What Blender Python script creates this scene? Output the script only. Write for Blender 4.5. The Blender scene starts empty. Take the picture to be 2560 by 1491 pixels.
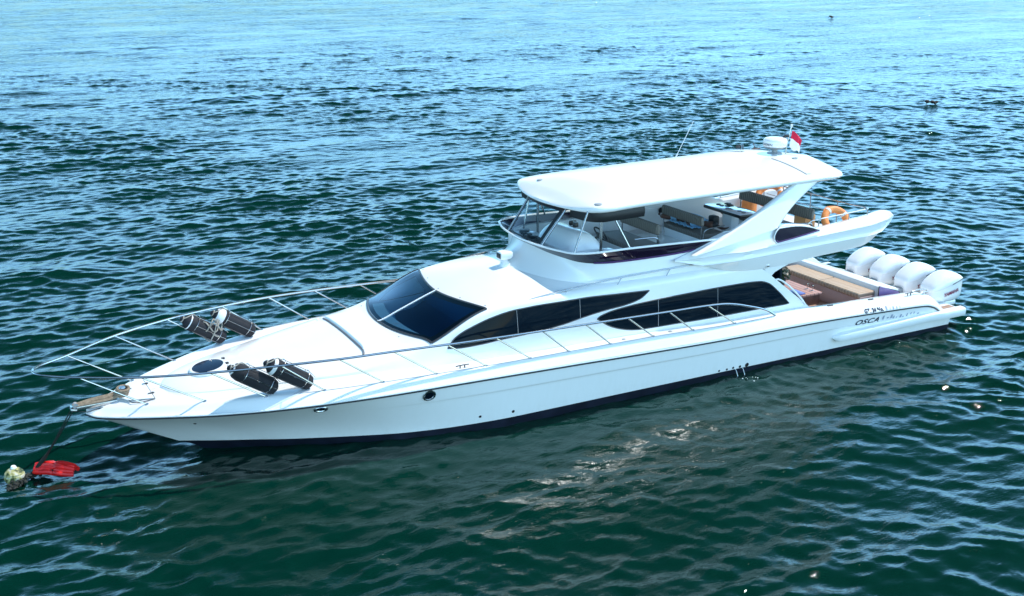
import bpy, bmesh, math, random
import numpy as np
from mathutils import Vector, Matrix
R = math.radians
random.seed(7)
S = bpy.context.scene
COL = S.collection

# ------------------------------------------------------------------ camera, sky, sun, exposure
cd = bpy.data.cameras.new("camera"); cam = bpy.data.objects.new("camera", cd); COL.objects.link(cam)
cam.location = (-9.726, -18.494, 8.487)
cam.rotation_euler = (R(90 - 17.642), 0, R(-28.989))
cd.sensor_width = 36; cd.lens = 39.30; cd.clip_start = 0.1; cd.clip_end = 20000
S.camera = cam

SUN_EL, SUN_AZ = 59.0, 3.0            # azimuth counted from +X (astern) towards +Y (starboard)
sv = Vector((math.cos(R(SUN_EL))*math.cos(R(SUN_AZ)), math.cos(R(SUN_EL))*math.sin(R(SUN_AZ)), math.sin(R(SUN_EL))))
w = bpy.data.worlds.new("World"); S.world = w; w.use_nodes = True
nt = w.node_tree; bg = nt.nodes['Background']
sky = nt.nodes.new('ShaderNodeTexSky'); sky.sky_type = 'NISHITA'; sky.sun_disc = False
sky.sun_elevation = R(SUN_EL); sky.sun_rotation = math.atan2(sv.x, sv.y)
sky.air_density = 1.0; sky.dust_density = 0.25; sky.ozone_density = 1.6; sky.altitude = 0
# hazy tropical sky: pale and bright low down, deep and dim overhead
gm = nt.nodes.new('ShaderNodeTexCoord'); gs = nt.nodes.new('ShaderNodeSeparateXYZ'); nt.links.new(gm.outputs['Generated'], gs.inputs[0])
gr = nt.nodes.new('ShaderNodeValToRGB'); el = gr.color_ramp.elements
el[0].position = 0.0; el[0].color = (0.145, 0.26, 0.33, 1); el[1].position = 0.85; el[1].color = (0.03, 0.052, 0.036, 1)
for p_, c_ in ((.08, (.25, .43, .50)), (.17, (.64, .95, 1.0)), (.27, (.64, .88, .88)), (.37, (.20, .33, .32)), (.50, (.075, .145, .13)), (.64, (.04, .08, .06))):
    k_ = el.new(p_); k_.color = (*c_, 1)
nt.links.new(gs.outputs[2], gr.inputs[0])
tint = nt.nodes.new('ShaderNodeMix'); tint.data_type = 'RGBA'; tint.blend_type = 'MULTIPLY'; tint.inputs[0].default_value = 1.0
gain = nt.nodes.new('ShaderNodeMix'); gain.data_type = 'RGBA'; gain.blend_type = 'MULTIPLY'; gain.inputs[0].default_value = 1.0; gain.inputs[7].default_value = (1.85, 1.95, 2.1, 1)
cl = nt.nodes.new('ShaderNodeMapRange'); cl.interpolation_type = 'SMOOTHSTEP'   # added bright cloud bank, unseen to port, lifts the shaded hull side
cl.inputs[1].default_value = 0.0; cl.inputs[2].default_value = -0.75; cl.inputs[3].default_value = 0.0; cl.inputs[4].default_value = 1.0
nt.links.new(gs.outputs[1], cl.inputs[0])
cn = nt.nodes.new('ShaderNodeTexNoise'); cn.inputs['Scale'].default_value = 3.5; cn.inputs['Detail'].default_value = 5; nt.links.new(gm.outputs['Generated'], cn.inputs['Vector'])
cm = nt.nodes.new('ShaderNodeMath'); cm.operation = 'MULTIPLY'; nt.links.new(cl.outputs[0], cm.inputs[0]); nt.links.new(cn.outputs['Fac'], cm.inputs[1])
cb = nt.nodes.new('ShaderNodeMix'); cb.data_type = 'RGBA'; cb.inputs[7].default_value = (1.75, 1.90, 1.66, 1); nt.links.new(cm.outputs[0], cb.inputs[0]); nt.links.new(gr.outputs[0], cb.inputs[6])
nt.links.new(cb.outputs[2], gain.inputs[6]); nt.links.new(sky.outputs[0], tint.inputs[6]); nt.links.new(gain.outputs[2], tint.inputs[7]); nt.links.new(tint.outputs[2], bg.inputs[0])
bg.inputs[1].default_value = 0.13
ld = bpy.data.lights.new("sun", 'SUN'); ld.energy = 2.2; ld.angle = R(0.53); ld.color = (1.0, 0.965, 0.92)
sun = bpy.data.objects.new("sun", ld); COL.objects.link(sun); sun.rotation_euler = sv.to_track_quat('Z', 'Y').to_euler(); sun.location = (0, 0, 60)
S.view_settings.view_transform = 'Standard'; S.view_settings.look = 'None'; S.view_settings.gamma = 1
S.view_settings.exposure = 1.10
S.cycles.max_bounces = 8; S.cycles.transparent_max_bounces = 12
S.cycles.sample_clamp_direct = 0; S.cycles.sample_clamp_indirect = 8

# ------------------------------------------------------------------ materials
def mat(name, col, rough=0.5, metal=0.0, spec=0.5, coat=0.0, var=0.0, vscale=6.0, bump=0.0, bscale=40.0, ior=None):
    m = bpy.data.materials.new(name); m.use_nodes = True
    t = m.node_tree; b = t.nodes['Principled BSDF']
    b.inputs['Base Color'].default_value = (*col, 1); b.inputs['Roughness'].default_value = rough
    b.inputs['Metallic'].default_value = metal; b.inputs['Specular IOR Level'].default_value = spec
    b.inputs['Coat Weight'].default_value = coat; b.inputs['Coat Roughness'].default_value = 0.06
    if ior: b.inputs['IOR'].default_value = ior
    tc = t.nodes.new('ShaderNodeTexCoord')
    if var > 0:
        n = t.nodes.new('ShaderNodeTexNoise'); n.inputs['Scale'].default_value = vscale; n.inputs['Detail'].default_value = 6
        t.links.new(tc.outputs['Object'], n.inputs['Vector'])
        r = t.nodes.new('ShaderNodeValToRGB')
        r.color_ramp.elements[0].position = 0.3; r.color_ramp.elements[1].position = 0.7
        r.color_ramp.elements[0].color = (*[c*(1-var) for c in col], 1); r.color_ramp.elements[1].color = (*[min(1, c*(1+var*0.5)) for c in col], 1)
        t.links.new(n.outputs['Fac'], r.inputs[0]); t.links.new(r.outputs[0], b.inputs['Base Color'])
        mp = t.nodes.new('ShaderNodeMapRange'); mp.inputs[3].default_value = rough*0.8; mp.inputs[4].default_value = min(1, rough*1.25)
        t.links.new(n.outputs['Fac'], mp.inputs[0]); t.links.new(mp.outputs[0], b.inputs['Roughness'])
    if bump > 0:
        n2 = t.nodes.new('ShaderNodeTexNoise'); n2.inputs['Scale'].default_value = bscale; n2.inputs['Detail'].default_value = 4
        t.links.new(tc.outputs['Object'], n2.inputs['Vector'])
        bp = t.nodes.new('ShaderNodeBump'); bp.inputs['Strength'].default_value = bump; bp.inputs['Distance'].default_value = 0.02
        t.links.new(n2.outputs['Fac'], bp.inputs['Height']); t.links.new(bp.outputs[0], b.inputs['Normal'])
    return m

def streak_gelcoat(name, col):
    """painted hull side: faint vertical run-off streaks and a scuffed, slightly yellowed band by the waterline"""
    m = mat(name, col, 0.22, coat=0.1); t = m.node_tree; b = t.nodes['Principled BSDF']
    tc = t.nodes.new('ShaderNodeTexCoord'); mp = t.nodes.new('ShaderNodeMapping'); mp.inputs['Scale'].default_value = (5, 5, 0.35)
    n = t.nodes.new('ShaderNodeTexNoise'); n.inputs['Scale'].default_value = 2.2; n.inputs['Detail'].default_value = 8; n.inputs['Roughness'].default_value = 0.65
    t.links.new(tc.outputs['Object'], mp.inputs[0]); t.links.new(mp.outputs[0], n.inputs['Vector'])
    sp = t.nodes.new('ShaderNodeSeparateXYZ'); t.links.new(tc.outputs['Object'], sp.inputs[0])
    mr = t.nodes.new('ShaderNodeMapRange'); mr.inputs[1].default_value = 0.12; mr.inputs[2].default_value = 0.42; mr.inputs[3].default_value = 1; mr.inputs[4].default_value = 0.25
    t.links.new(sp.outputs[2], mr.inputs[0])
    r = t.nodes.new('ShaderNodeValToRGB'); r.color_ramp.elements[0].position = 0.42; r.color_ramp.elements[1].position = 0.72
    r.color_ramp.elements[0].color = (0, 0, 0, 1); r.color_ramp.elements[1].color = (1, 1, 1, 1)
    t.links.new(n.outputs['Fac'], r.inputs[0])
    mu = t.nodes.new('ShaderNodeMath'); mu.operation = 'MULTIPLY'; t.links.new(r.outputs[0], mu.inputs[0]); t.links.new(mr.outputs[0], mu.inputs[1])
    mx = t.nodes.new('ShaderNodeMix'); mx.data_type = 'RGBA'; mx.inputs[6].default_value = (*col, 1); mx.inputs[7].default_value = (0.74, 0.74, 0.71, 1)
    t.links.new(mu.outputs[0], mx.inputs[0]); t.links.new(mx.outputs[2], b.inputs['Base Color'])
    return m

def ribbed(name, col, axis, scale, rough=0.6, dark=0.75, depth=0.02):
    """upholstery sewn in parallel flutes along one object axis"""
    m = mat(name, col, rough); t = m.node_tree; b = t.nodes['Principled BSDF']
    tc = t.nodes.new('ShaderNodeTexCoord'); wv = t.nodes.new('ShaderNodeTexWave'); wv.wave_type = 'BANDS'; wv.bands_direction = axis
    wv.inputs['Scale'].default_value = scale; wv.inputs['Distortion'].default_value = 0.25; wv.inputs['Detail'].default_value = 1
    t.links.new(tc.outputs['Object'], wv.inputs['Vector'])
    r = t.nodes.new('ShaderNodeValToRGB'); r.color_ramp.elements[0].position = 0.0; r.color_ramp.elements[1].position = 0.35
    r.color_ramp.elements[0].color = (*[c*dark for c in col], 1); r.color_ramp.elements[1].color = (*col, 1)
    t.links.new(wv.outputs['Fac'], r.inputs[0]); t.links.new(r.outputs[0], b.inputs['Base Color'])
    bp = t.nodes.new('ShaderNodeBump'); bp.inputs['Distance'].default_value = depth; bp.inputs['Strength'].default_value = 0.8
    t.links.new(wv.outputs['Fac'], bp.inputs['Height']); t.links.new(bp.outputs[0], b.inputs['Normal'])
    return m

def planked(name, col, axis, scale):
    m = mat(name, col, 0.55); t = m.node_tree; b = t.nodes['Principled BSDF']
    tc = t.nodes.new('ShaderNodeTexCoord'); wv = t.nodes.new('ShaderNodeTexWave'); wv.bands_direction = axis
    wv.inputs['Scale'].default_value = scale
    t.links.new(tc.outputs['Object'], wv.inputs['Vector'])
    n = t.nodes.new('ShaderNodeTexNoise'); n.inputs['Scale'].default_value = 14; n.inputs['Detail'].default_value = 5
    mp = t.nodes.new('ShaderNodeMapping'); mp.inputs['Scale'].default_value = (1, 4, 4) if axis == 'Y' else (4, 1, 4)
    t.links.new(tc.outputs['Object'], mp.inputs[0]); t.links.new(mp.outputs[0], n.inputs['Vector'])
    r = t.nodes.new('ShaderNodeValToRGB'); r.color_ramp.elements[0].position = 0.02; r.color_ramp.elements[1].position = 0.12
    r.color_ramp.elements[0].color = (*[c*0.35 for c in col], 1); r.color_ramp.elements[1].color = (*col, 1)
    t.links.new(wv.outputs['Fac'], r.inputs[0])
    mx = t.nodes.new('ShaderNodeMix'); mx.data_type = 'RGBA'; mx.blend_type = 'MULTIPLY'; mx.inputs[0].default_value = 0.5
    t.links.new(r.outputs[0], mx.inputs[6]); t.links.new(n.outputs['Fac'], mx.inputs[7]); t.links.new(mx.outputs[2], b.inputs['Base Color'])
    return m

def clear_sheet(name, tintcol, gloss=1.0, rough=0.03, ior=1.45):
    """thin transparent sheet: coloured transmission plus a Fresnel reflection"""
    m = bpy.data.materials.new(name); m.use_nodes = True; t = m.node_tree; t.nodes.clear()
    o = t.nodes.new('ShaderNodeOutputMaterial'); tr = t.nodes.new('ShaderNodeBsdfTransparent'); gl = t.nodes.new('ShaderNodeBsdfGlossy')
    tr.inputs[0].default_value = (*tintcol, 1); gl.inputs[0].default_value = (gloss, gloss, gloss, 1); gl.inputs['Roughness'].default_value = rough
    fr = t.nodes.new('ShaderNodeFresnel'); fr.inputs[0].default_value = ior; mx = t.nodes.new('ShaderNodeMixShader')
    ge = t.nodes.new('ShaderNodeNewGeometry'); sb = t.nodes.new('ShaderNodeMath'); sb.operation = 'SUBTRACT'; sb.use_clamp = True
    t.links.new(fr.outputs[0], sb.inputs[0]); t.links.new(ge.outputs['Backfacing'], sb.inputs[1]); t.links.new(sb.outputs[0], mx.inputs[0]); t.links.new(tr.outputs[0], mx.inputs[1]); t.links.new(gl.outputs[0], mx.inputs[2]); t.links.new(mx.outputs[0], o.inputs[0])
    return m

def rope_mat(name, col, scale=60, rough=0.8):
    m = mat(name, col, rough, var=0.35, vscale=25); t = m.node_tree; b = t.nodes['Principled BSDF']
    tc = t.nodes.new('ShaderNodeTexCoord'); wv = t.nodes.new('ShaderNodeTexWave'); wv.bands_direction = 'DIAGONAL'; wv.inputs['Scale'].default_value = scale
    t.links.new(tc.outputs['Object'], wv.inputs['Vector'])
    bp = t.nodes.new('ShaderNodeBump'); bp.inputs['Distance'].default_value = 0.01
    t.links.new(wv.outputs['Fac'], bp.inputs['Height']); t.links.new(bp.outputs[0], b.inputs['Normal'])
    return m

M = {}
M['gel'] = mat('white_gelcoat', (0.80, 0.80, 0.79), 0.20, coat=0.35, var=0.025, vscale=1.3)
M['hull'] = streak_gelcoat('white_hull_paint', (0.80, 0.80, 0.79))
M['nonskid'] = mat('nonskid_white', (0.78, 0.78, 0.77), 0.45, var=0.04, vscale=3, bump=0.15, bscale=120)
M['anti'] = mat('antifouling_paint', (0.006, 0.009, 0.022), 0.5, var=0.4, vscale=4)
M['steel'] = mat('polished_steel', (0.46, 0.455, 0.45), 0.22, metal=1.0)
M['trim'] = mat('dark_trim', (0.035, 0.035, 0.04), 0.35)
M['black'] = mat('black_plastic', (0.008, 0.008, 0.01), 0.4)
M['winglass'] = mat('dark_window_glass', (0.002, 0.007, 0.013), 0.02, spec=0.08)
M['windshield'] = clear_sheet('blue_windshield_glass', (0.26, 0.48, 0.66))
M['purple'] = mat('purple_tinted_acrylic', (0.010, 0.004, 0.018), 0.06, spec=0.3)
M['purpleline'] = mat('purple_edge', (0.085, 0.035, 0.12), 0.25)
M['purpledoor'] = mat('violet_acrylic_door', (0.22, 0.14, 0.30), 0.15)
M['vinylclear'] = clear_sheet('clear_vinyl', (0.86, 0.93, 0.95), rough=0.05)
M['vinylblack'] = mat('black_vinyl', (0.006, 0.007, 0.009), 0.5)
M['seat_y'] = ribbed('taupe_vinyl_flutes', (0.165, 0.143, 0.120), 'Y', 5.5, dark=.7)
M['seat_x'] = ribbed('taupe_vinyl_flutes_back', (0.160, 0.140, 0.118), 'Y', 5.0, dark=.7)
M['tan'] = ribbed('tan_cushion_flutes', (0.50, 0.37, 0.26), 'Y', 3.4, dark=0.78)
M['teak'] = planked('teak_deck', (0.52, 0.30, 0.20), 'Y', 3.0)
M['teakx'] = planked('teak_table_top', (0.56, 0.29, 0.23), 'X', 2.6)
M['darkwood'] = mat('dark_table_side', (0.10, 0.045, 0.035), 0.35, var=0.3, vscale=8)
M['pinkpanel'] = mat('blush_panel', (0.60, 0.44, 0.40), 0.4, var=0.05)
M['fly_floor'] = mat('fly_floor_gelcoat', (0.62, 0.60, 0.60), 0.5, var=0.05, bump=0.2, bscale=90)
M['fender'] = mat('black_fender_cover', (0.008, 0.009, 0.014), 0.75, var=0.4, vscale=20, bump=0.5, bscale=50)
M['white_rope'] = rope_mat('white_rope', (0.62, 0.58, 0.50))
M['tan_rope'] = rope_mat('tan_rope', (0.44, 0.33, 0.23), 45)
M['dark_rope'] = rope_mat('weedy_dark_rope', (0.018, 0.022, 0.018), 40)
M['orange'] = mat('orange_ring', (0.82, 0.27, 0.07), 0.5, var=0.15, vscale=9)
M['tape'] = mat('reflective_tape', (0.7, 0.7, 0.7), 0.3)
M['engine'] = mat('white_engine_paint', (0.82, 0.82, 0.82), 0.14, coat=0.5)
M['grey'] = mat('grey_plastic', (0.30, 0.31, 0.32), 0.45)
M['lettering'] = mat('navy_lettering', (0.012, 0.013, 0.035), 0.35)
M['smudge'] = mat('worn_lettering', (0.30, 0.33, 0.42), 0.5)
M['redletter'] = mat('crimson_lettering', (0.22, 0.004, 0.04), 0.35)
M['radar_text'] = mat('radar_grey_text', (0.16, 0.16, 0.17), 0.4)
M['red'] = mat('red_float', (0.70, 0.008, 0.006), 0.4, var=0.25, vscale=7)
M['ball'] = mat('weedy_pale_float', (0.66, 0.60, 0.34), 0.6)
M['weed'] = mat('dark_weed', (0.008, 0.012, 0.008), 0.7, var=0.5, vscale=20)
M['skin'] = mat('brown_skin', (0.10, 0.045, 0.03), 0.5, var=0.1)
M['hair'] = mat('black_hair', (0.008, 0.007, 0.007), 0.6)
M['shirt'] = mat('light_blue_cotton', (0.25, 0.48, 0.68), 0.8, var=0.2, vscale=9, bump=0.5, bscale=12)
M['shorts'] = mat('dark_shorts', (0.03, 0.018, 0.02), 0.8)
M['leaf'] = mat('dark_leaf', (0.018, 0.06, 0.022), 0.5, var=0.4, vscale=30)
M['petal_pink'] = mat('pink_petal', (0.55, 0.16, 0.30), 0.6, var=0.2)
M['petal_cream'] = mat('cream_petal', (0.60, 0.45, 0.34), 0.6, var=0.2)
M['pot'] = mat('dark_pot', (0.03, 0.025, 0.025), 0.5)
M['blue'] = mat('blue_lid', (0.10, 0.13, 0.38), 0.4)
M['debris'] = mat('dark_driftwood', (0.012, 0.010, 0.008), 0.7, bump=0.5, bscale=20)
M['foam'] = mat('foam_white', (0.85, 0.88, 0.88), 0.5)
M['dash'] = mat('dash_blue_grey', (0.40, 0.40, 0.38), 0.6, var=0.1, vscale=4)
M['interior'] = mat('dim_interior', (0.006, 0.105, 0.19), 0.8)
M['fogglass'] = mat('hatch_glass', (0.006, 0.010, 0.03), 0.12, ior=1.5)

def flag_mat():
    m = mat('red_white_cloth', (0.6, 0.01, 0.04), 0.8); t = m.node_tree; b = t.nodes['Principled BSDF']
    tc = t.nodes.new('ShaderNodeTexCoord'); sp = t.nodes.new('ShaderNodeSeparateXYZ'); t.links.new(tc.outputs['UV'], sp.inputs[0])
    r = t.nodes.new('ShaderNodeValToRGB'); r.color_ramp.interpolation = 'CONSTANT'; r.color_ramp.elements[0].color = (0.85, 0.85, 0.85, 1)
    r.color_ramp.elements[1].position = 0.5; r.color_ramp.elements[1].color = (0.62, 0.004, 0.04, 1)
    t.links.new(sp.outputs[1], r.inputs[0]); t.links.new(r.outputs[0], b.inputs['Base Color']); return m
M['flag'] = flag_mat()
def ball_mat():
    m = M['ball']; t = m.node_tree; b = t.nodes['Principled BSDF']
    tc = t.nodes.new('ShaderNodeTexCoord'); n = t.nodes.new('ShaderNodeTexNoise'); n.inputs['Scale'].default_value = 11; n.inputs['Detail'].default_value = 6
    t.links.new(tc.outputs['Object'], n.inputs['Vector'])
    r = t.nodes.new('ShaderNodeValToRGB'); e = r.color_ramp.elements
    e[0].position = 0.40; e[0].color = (0.03, 0.05, 0.01, 1); e[1].position = 0.52; e[1].color = (0.42, 0.38, 0.15, 1)
    k = e.new(0.62); k.color = (0.52, 0.49, 0.40, 1)
    t.links.new(n.outputs['Fac'], r.inputs[0]); t.links.new(r.outputs[0], b.inputs['Base Color'])
ball_mat()

# ------------------------------------------------------------------ helpers
def thing(name, label, cat, loc=(0, 0, 0), group=None):
    o = bpy.data.objects.new(name, None); COL.objects.link(o); o.location = loc; o.empty_display_size = 0.2
    o['label'] = label; o['category'] = cat
    if group: o['group'] = group
    return o
def tag(o, label, cat, group=None):
    o['label'] = label; o['category'] = cat
    if group: o['group'] = group
    return o
def root_loc(o):
    v = Vector((0, 0, 0))
    while o is not None:
        v += o.location; o = o.parent
    return v
def link(name, me, m, parent=None, smooth=True, sharp=35):
    if m is not None and not me.materials: me.materials.append(m)
    if smooth:
        me.polygons.foreach_set('use_smooth', [True]*len(me.polygons))
        if sharp: me.set_sharp_from_angle(angle=R(sharp))
    o = bpy.data.objects.new(name, me); COL.objects.link(o)
    if parent is not None:
        o.parent = parent; v = root_loc(parent)
        if v.length > 0: me.transform(Matrix.Translation(-v))
    me.update()
    return o
def part(name, bm, m, parent=None, smooth=True, sharp=35, normals=True):
    if normals: bmesh.ops.recalc_face_normals(bm, faces=bm.faces)
    me = bpy.data.meshes.new(name); bm.to_mesh(me); bm.free()
    return link(name, me, m, parent, smooth, sharp)
def V(*a): return Vector(a)
def catmull(pts, n):
    """smooth curve through pts, n samples per span"""
    P = [Vector(p) for p in pts]; out = []
    for i in range(len(P)-1):
        p0 = P[i-1] if i else P[0]*2-P[1]; p1 = P[i]; p2 = P[i+1]; p3 = P[i+2] if i+2 < len(P) else P[-1]*2-P[-2]
        for k in range(n):
            t = k/n
            out.append(0.5*((2*p1)+(p2-p0)*t+(2*p0-5*p1+4*p2-p3)*t*t+(3*p1-p0-3*p2+p3)*t**3))
    out.append(P[-1].copy()); return out
def tube(bm, pts, r, n=10, cap=True, closed=False):
    P = [Vector(p) for p in pts]; L = len(P)
    rr = r if isinstance(r, (list, tuple)) else [r]*L
    rings = []; up = None
    for i in range(L):
        a = P[(i-1) % L] if (closed or i) else P[i]; b = P[(i+1) % L] if (closed or i < L-1) else P[i]
        d = (b-a)
        if d.length < 1e-9: d = Vector((0, 0, 1))
        d.normalize()
        if up is None: up = d.orthogonal().normalized()
        up = (up - d*up.dot(d))
        if up.length < 1e-6: up = d.orthogonal()
        up.normalize(); s = d.cross(up)
        rings.append([bm.verts.new(P[i]+(up*math.cos(2*math.pi*k/n)+s*math.sin(2*math.pi*k/n))*rr[i]) for k in range(n)])
    for i in range(L if closed else L-1):
        A = rings[i]; B = rings[(i+1) % L]
        for k in range(n): bm.faces.new((A[k], A[(k+1) % n], B[(k+1) % n], B[k]))
    if cap and not closed:
        bm.faces.new(rings[0][::-1]); bm.faces.new(rings[-1])
    return bm
def tubes(*specs):
    bm = bmesh.new()
    for pts, r in specs: tube(bm, pts, r)
    return bm
def box(bm, c, s, bevel=0.0, seg=2, rot=None):
    g = bmesh.ops.create_cube(bm, size=1.0); vs = g['verts']
    mtx = Matrix.Translation(Vector(c)) @ (rot.to_4x4() if rot else Matrix.Identity(4)) @ Matrix.Diagonal((*s, 1))
    bmesh.ops.transform(bm, matrix=mtx, verts=vs)
    if bevel > 0:
        es = list({e for v in vs for e in v.link_edges})
        bmesh.ops.bevel(bm, geom=es, offset=bevel, segments=seg, profile=0.5, affect='EDGES')
    return bm
def boxbm(*a, **k): return box(bmesh.new(), *a, **k)
def grid(rows, bm=None, wrap=False):
    """quad sheet through rows of points"""
    bm = bm or bmesh.new(); V_ = [[bm.verts.new(p) for p in r] for r in rows]
    for i in range(len(rows)-1):
        n = len(rows[i])
        for j in range(n if wrap else n-1):
            q = [V_[i][j], V_[i][(j+1) % n], V_[i+1][(j+1) % n], V_[i+1][j]]
            if len(set(q)) == 4:
                try: bm.faces.new(q)
                except ValueError: pass
    return bm
def merge(bm, d=1e-4):
    bmesh.ops.remove_doubles(bm, verts=bm.verts, dist=d); return bm
def lathe(prof, c=(0, 0, 0), n=24, bm=None, mtx=None):
    bm = bm or bmesh.new(); rows = []
    for r, z in prof:
        rows.append([Vector((r*math.cos(2*math.pi*k/n), r*math.sin(2*math.pi*k/n), z)) for k in range(n)])
    mtx = mtx or Matrix.Identity(4); C = Vector(c)
    rows = [[(mtx @ p)+C for p in r] for r in rows]
    grid(rows, bm, wrap=True); merge(bm, 1e-5); return bm
def prism(outline, d, bevel=0.0, seg=2, bm=None):
    """closed outline (3-D points) swept by vector d, edges rounded"""
    bm = bm or bmesh.new(); d = Vector(d)
    a = [bm.verts.new(Vector(p)) for p in outline]; b = [bm.verts.new(Vector(p)+d) for p in outline]; n = len(a)
    bm.faces.new(a); bm.faces.new(b[::-1])
    for i in range(n): bm.faces.new((a[i], b[i], b[(i+1) % n], a[(i+1) % n]))
    bmesh.ops.recalc_face_normals(bm, faces=bm.faces)
    if bevel > 0:
        sa, sb = set(a), set(b)
        es = [e for e in bm.edges if (e.verts[0] in sa and e.verts[1] in sa) or (e.verts[0] in sb and e.verts[1] in sb)]
        bmesh.ops.bevel(bm, geom=es, offset=bevel, segments=seg, profile=0.5, affect='EDGES')
    return bm
def pch(pts):
    xs = np.array([p[0] for p in pts], float); ys = np.array([p[1] for p in pts], float)
    h = np.diff(xs); d = np.diff(ys)/h; m = np.zeros(len(xs)); m[0] = d[0]; m[-1] = d[-1]
    for i in range(1, len(xs)-1):
        if d[i-1]*d[i] > 0:
            w1 = 2*h[i]+h[i-1]; w2 = h[i]+2*h[i-1]; m[i] = (w1+w2)/(w1/d[i-1]+w2/d[i])
    def f(x):
        x = min(max(x, xs[0]), xs[-1]); i = max(0, min(int(np.searchsorted(xs, x, side='right'))-1, len(xs)-2)); t = (x-xs[i])/h[i]
        return float((2*t**3-3*t**2+1)*ys[i]+(t**3-2*t**2+t)*h[i]*m[i]+(-2*t**3+3*t**2)*ys[i+1]+(t**3-t**2)*h[i]*m[i+1])
    return f
def sm(a, b, x):
    t = min(max((x-a)/(b-a), 0), 1); return t*t*(3-2*t)
def mirror_y(rows): return [[V(p[0], -p[1], p[2]) for p in r] for r in rows]
def text_mesh(s, size, place, depth=0.004, shear=0.0, spacing=1.0, bold=0.0):
    """lettering as a mesh; place(u, v) -> surface point for u along, v up"""
    cu = bpy.data.curves.new('t', 'FONT'); cu.body = s; cu.size = size; cu.shear = shear; cu.space_character = spacing; cu.offset = bold; cu.resolution_u = 3
    to = bpy.data.objects.new('t', cu); COL.objects.link(to)
    dg = bpy.context.evaluated_depsgraph_get(); dg.update()
    me = bpy.data.meshes.new_from_object(to.evaluated_get(dg)); bpy.data.objects.remove(to); bpy.data.curves.remove(cu)
    for v in me.vertices: v.co = place(v.co.x, v.co.y)
    me.materials.clear(); return me

# ------------------------------------------------------------------ hull form (metres; bow at -X, port side at -Y)
WS = pch([(-7.6, 0), (-7.5, .22), (-7.3, .42), (-7.0, .66), (-6.5, 1.0), (-6, 1.3), (-5.5, 1.53), (-5, 1.71), (-4, 1.95), (-3, 2.07), (-2, 2.12), (0, 2.15), (4, 2.15), (8, 2.15), (10, 2.13), (11, 2.08)])
ZS = pch([(-7.6, .97), (-7, 1.02), (-6, 1.09), (-5, 1.125), (-4, 1.14), (-2.5, 1.125), (-1, 1.09), (.5, 1.04), (2.3, .97), (4, .915), (6, .88), (7.2, .85), (8.4, .80), (9.7, .73), (10.0, .70), (10.25, .62), (10.5, .47), (10.7, .36), (11, .33)])
WF = pch([(-7.42, 0), (-7.2, .26), (-6.72, .618), (-5.885, 1.095), (-4.98, 1.51), (-4, 1.79), (-3, 1.93), (-2, 2.0), (0, 2.04), (4, 2.04), (6, 2.02), (7.2, 1.96), (10, 1.95), (11, 1.9)])
ZF = pch([(-7.42, 1.07), (-7.2, 1.12), (-6.72, 1.20), (-5.9, 1.26), (-5, 1.31), (-4, 1.335), (-3, 1.34), (-2, 1.33), (-1.1, 1.31), (.6, 1.28), (2.5, 1.24), (4.5, 1.17), (5.7, 1.15), (6.5, 1.13), (7, 1.09), (8, 1.045), (9.4, .99), (9.9, .96), (10.2, .88), (10.5, .70), (10.75, .48), (10.95, .36), (11, .34)])
WW = pch([(-6.15, 0), (-5.5, .34), (-5, .58), (-4.5, .83), (-3.66, 1.19), (-3, 1.45), (-2.5, 1.62), (-1.5, 1.83), (-.5, 1.93), (1.6, 1.96), (6, 2.01), (11, 2.03)])
ZW = pch([(-6.15, .17), (4, .15), (11, .09)])
XA = 10.92
def hull_pt(xs, v):
    """v = 0 at the boot-top, 1 at the rub rail; xs = station on the rub rail"""
    k = 1 - sm(-7.6, 1.0, xs); xw = xs + 1.45*k
    zs, ws = ZS(xs), WS(xs)
    e = 1 + 1.1*(1-sm(-6.5, -0.5, xs)); g = v**e
    y = WW(xw)*(1-g)+ws*g
    y -= 0.014*sm(-4, 0, xs)*(1-sm(0.66, 0.70, v))
    x = xw*(1-v)+xs*v; z = ZW(xw)*(1-v)+zs*v
    return x, y, z
def hull_side(x, z):
    """port half-breadth of the hull at (x, z)"""
    lo, hi = -7.6, XA
    xs, v = x, 0.5
    for _ in range(40):
        k = 1 - sm(-7.6, 1.0, xs); xw = xs+1.45*k
        v = min(max((z-ZW(xw))/(ZS(xs)-ZW(xw)), 0), 1)
        xx = xw*(1-v)+xs*v; xs -= (xx-x)*0.8
        xs = min(max(xs, lo), hi)
    return hull_pt(xs, v)[1]

stations = list(np.concatenate([-7.6+1.6*np.linspace(0, 1, 28)**1.7, np.linspace(-5.9, XA, 150)[0:]]))
yacht = thing('motor_yacht', 'white flybridge motor yacht with black side windows riding on a mooring', 'motor yacht')

bm = bmesh.new(); vs = [0, .06, .14, .22, .3, .38, .46, .54, .6, .655, .67, .685, .70, .72, .78, .85, .92, 1]
rows = [[V(p[0], -p[1], p[2]) for p in [hull_pt(x, v) for v in vs]] for x in stations]
grid(rows, bm); grid(mirror_y(rows), bm)
ends = rows[-1]; t_l = [bm.verts.new(p) for p in ends]; t_r = [bm.verts.new(V(p.x, -p.y, p.z)) for p in ends]
for i in range(len(ends)-1): bm.faces.new((t_l[i], t_l[i+1], t_r[i+1], t_r[i]))
hull = part('hull', merge(bm), M['hull'], yacht, sharp=50)
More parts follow.
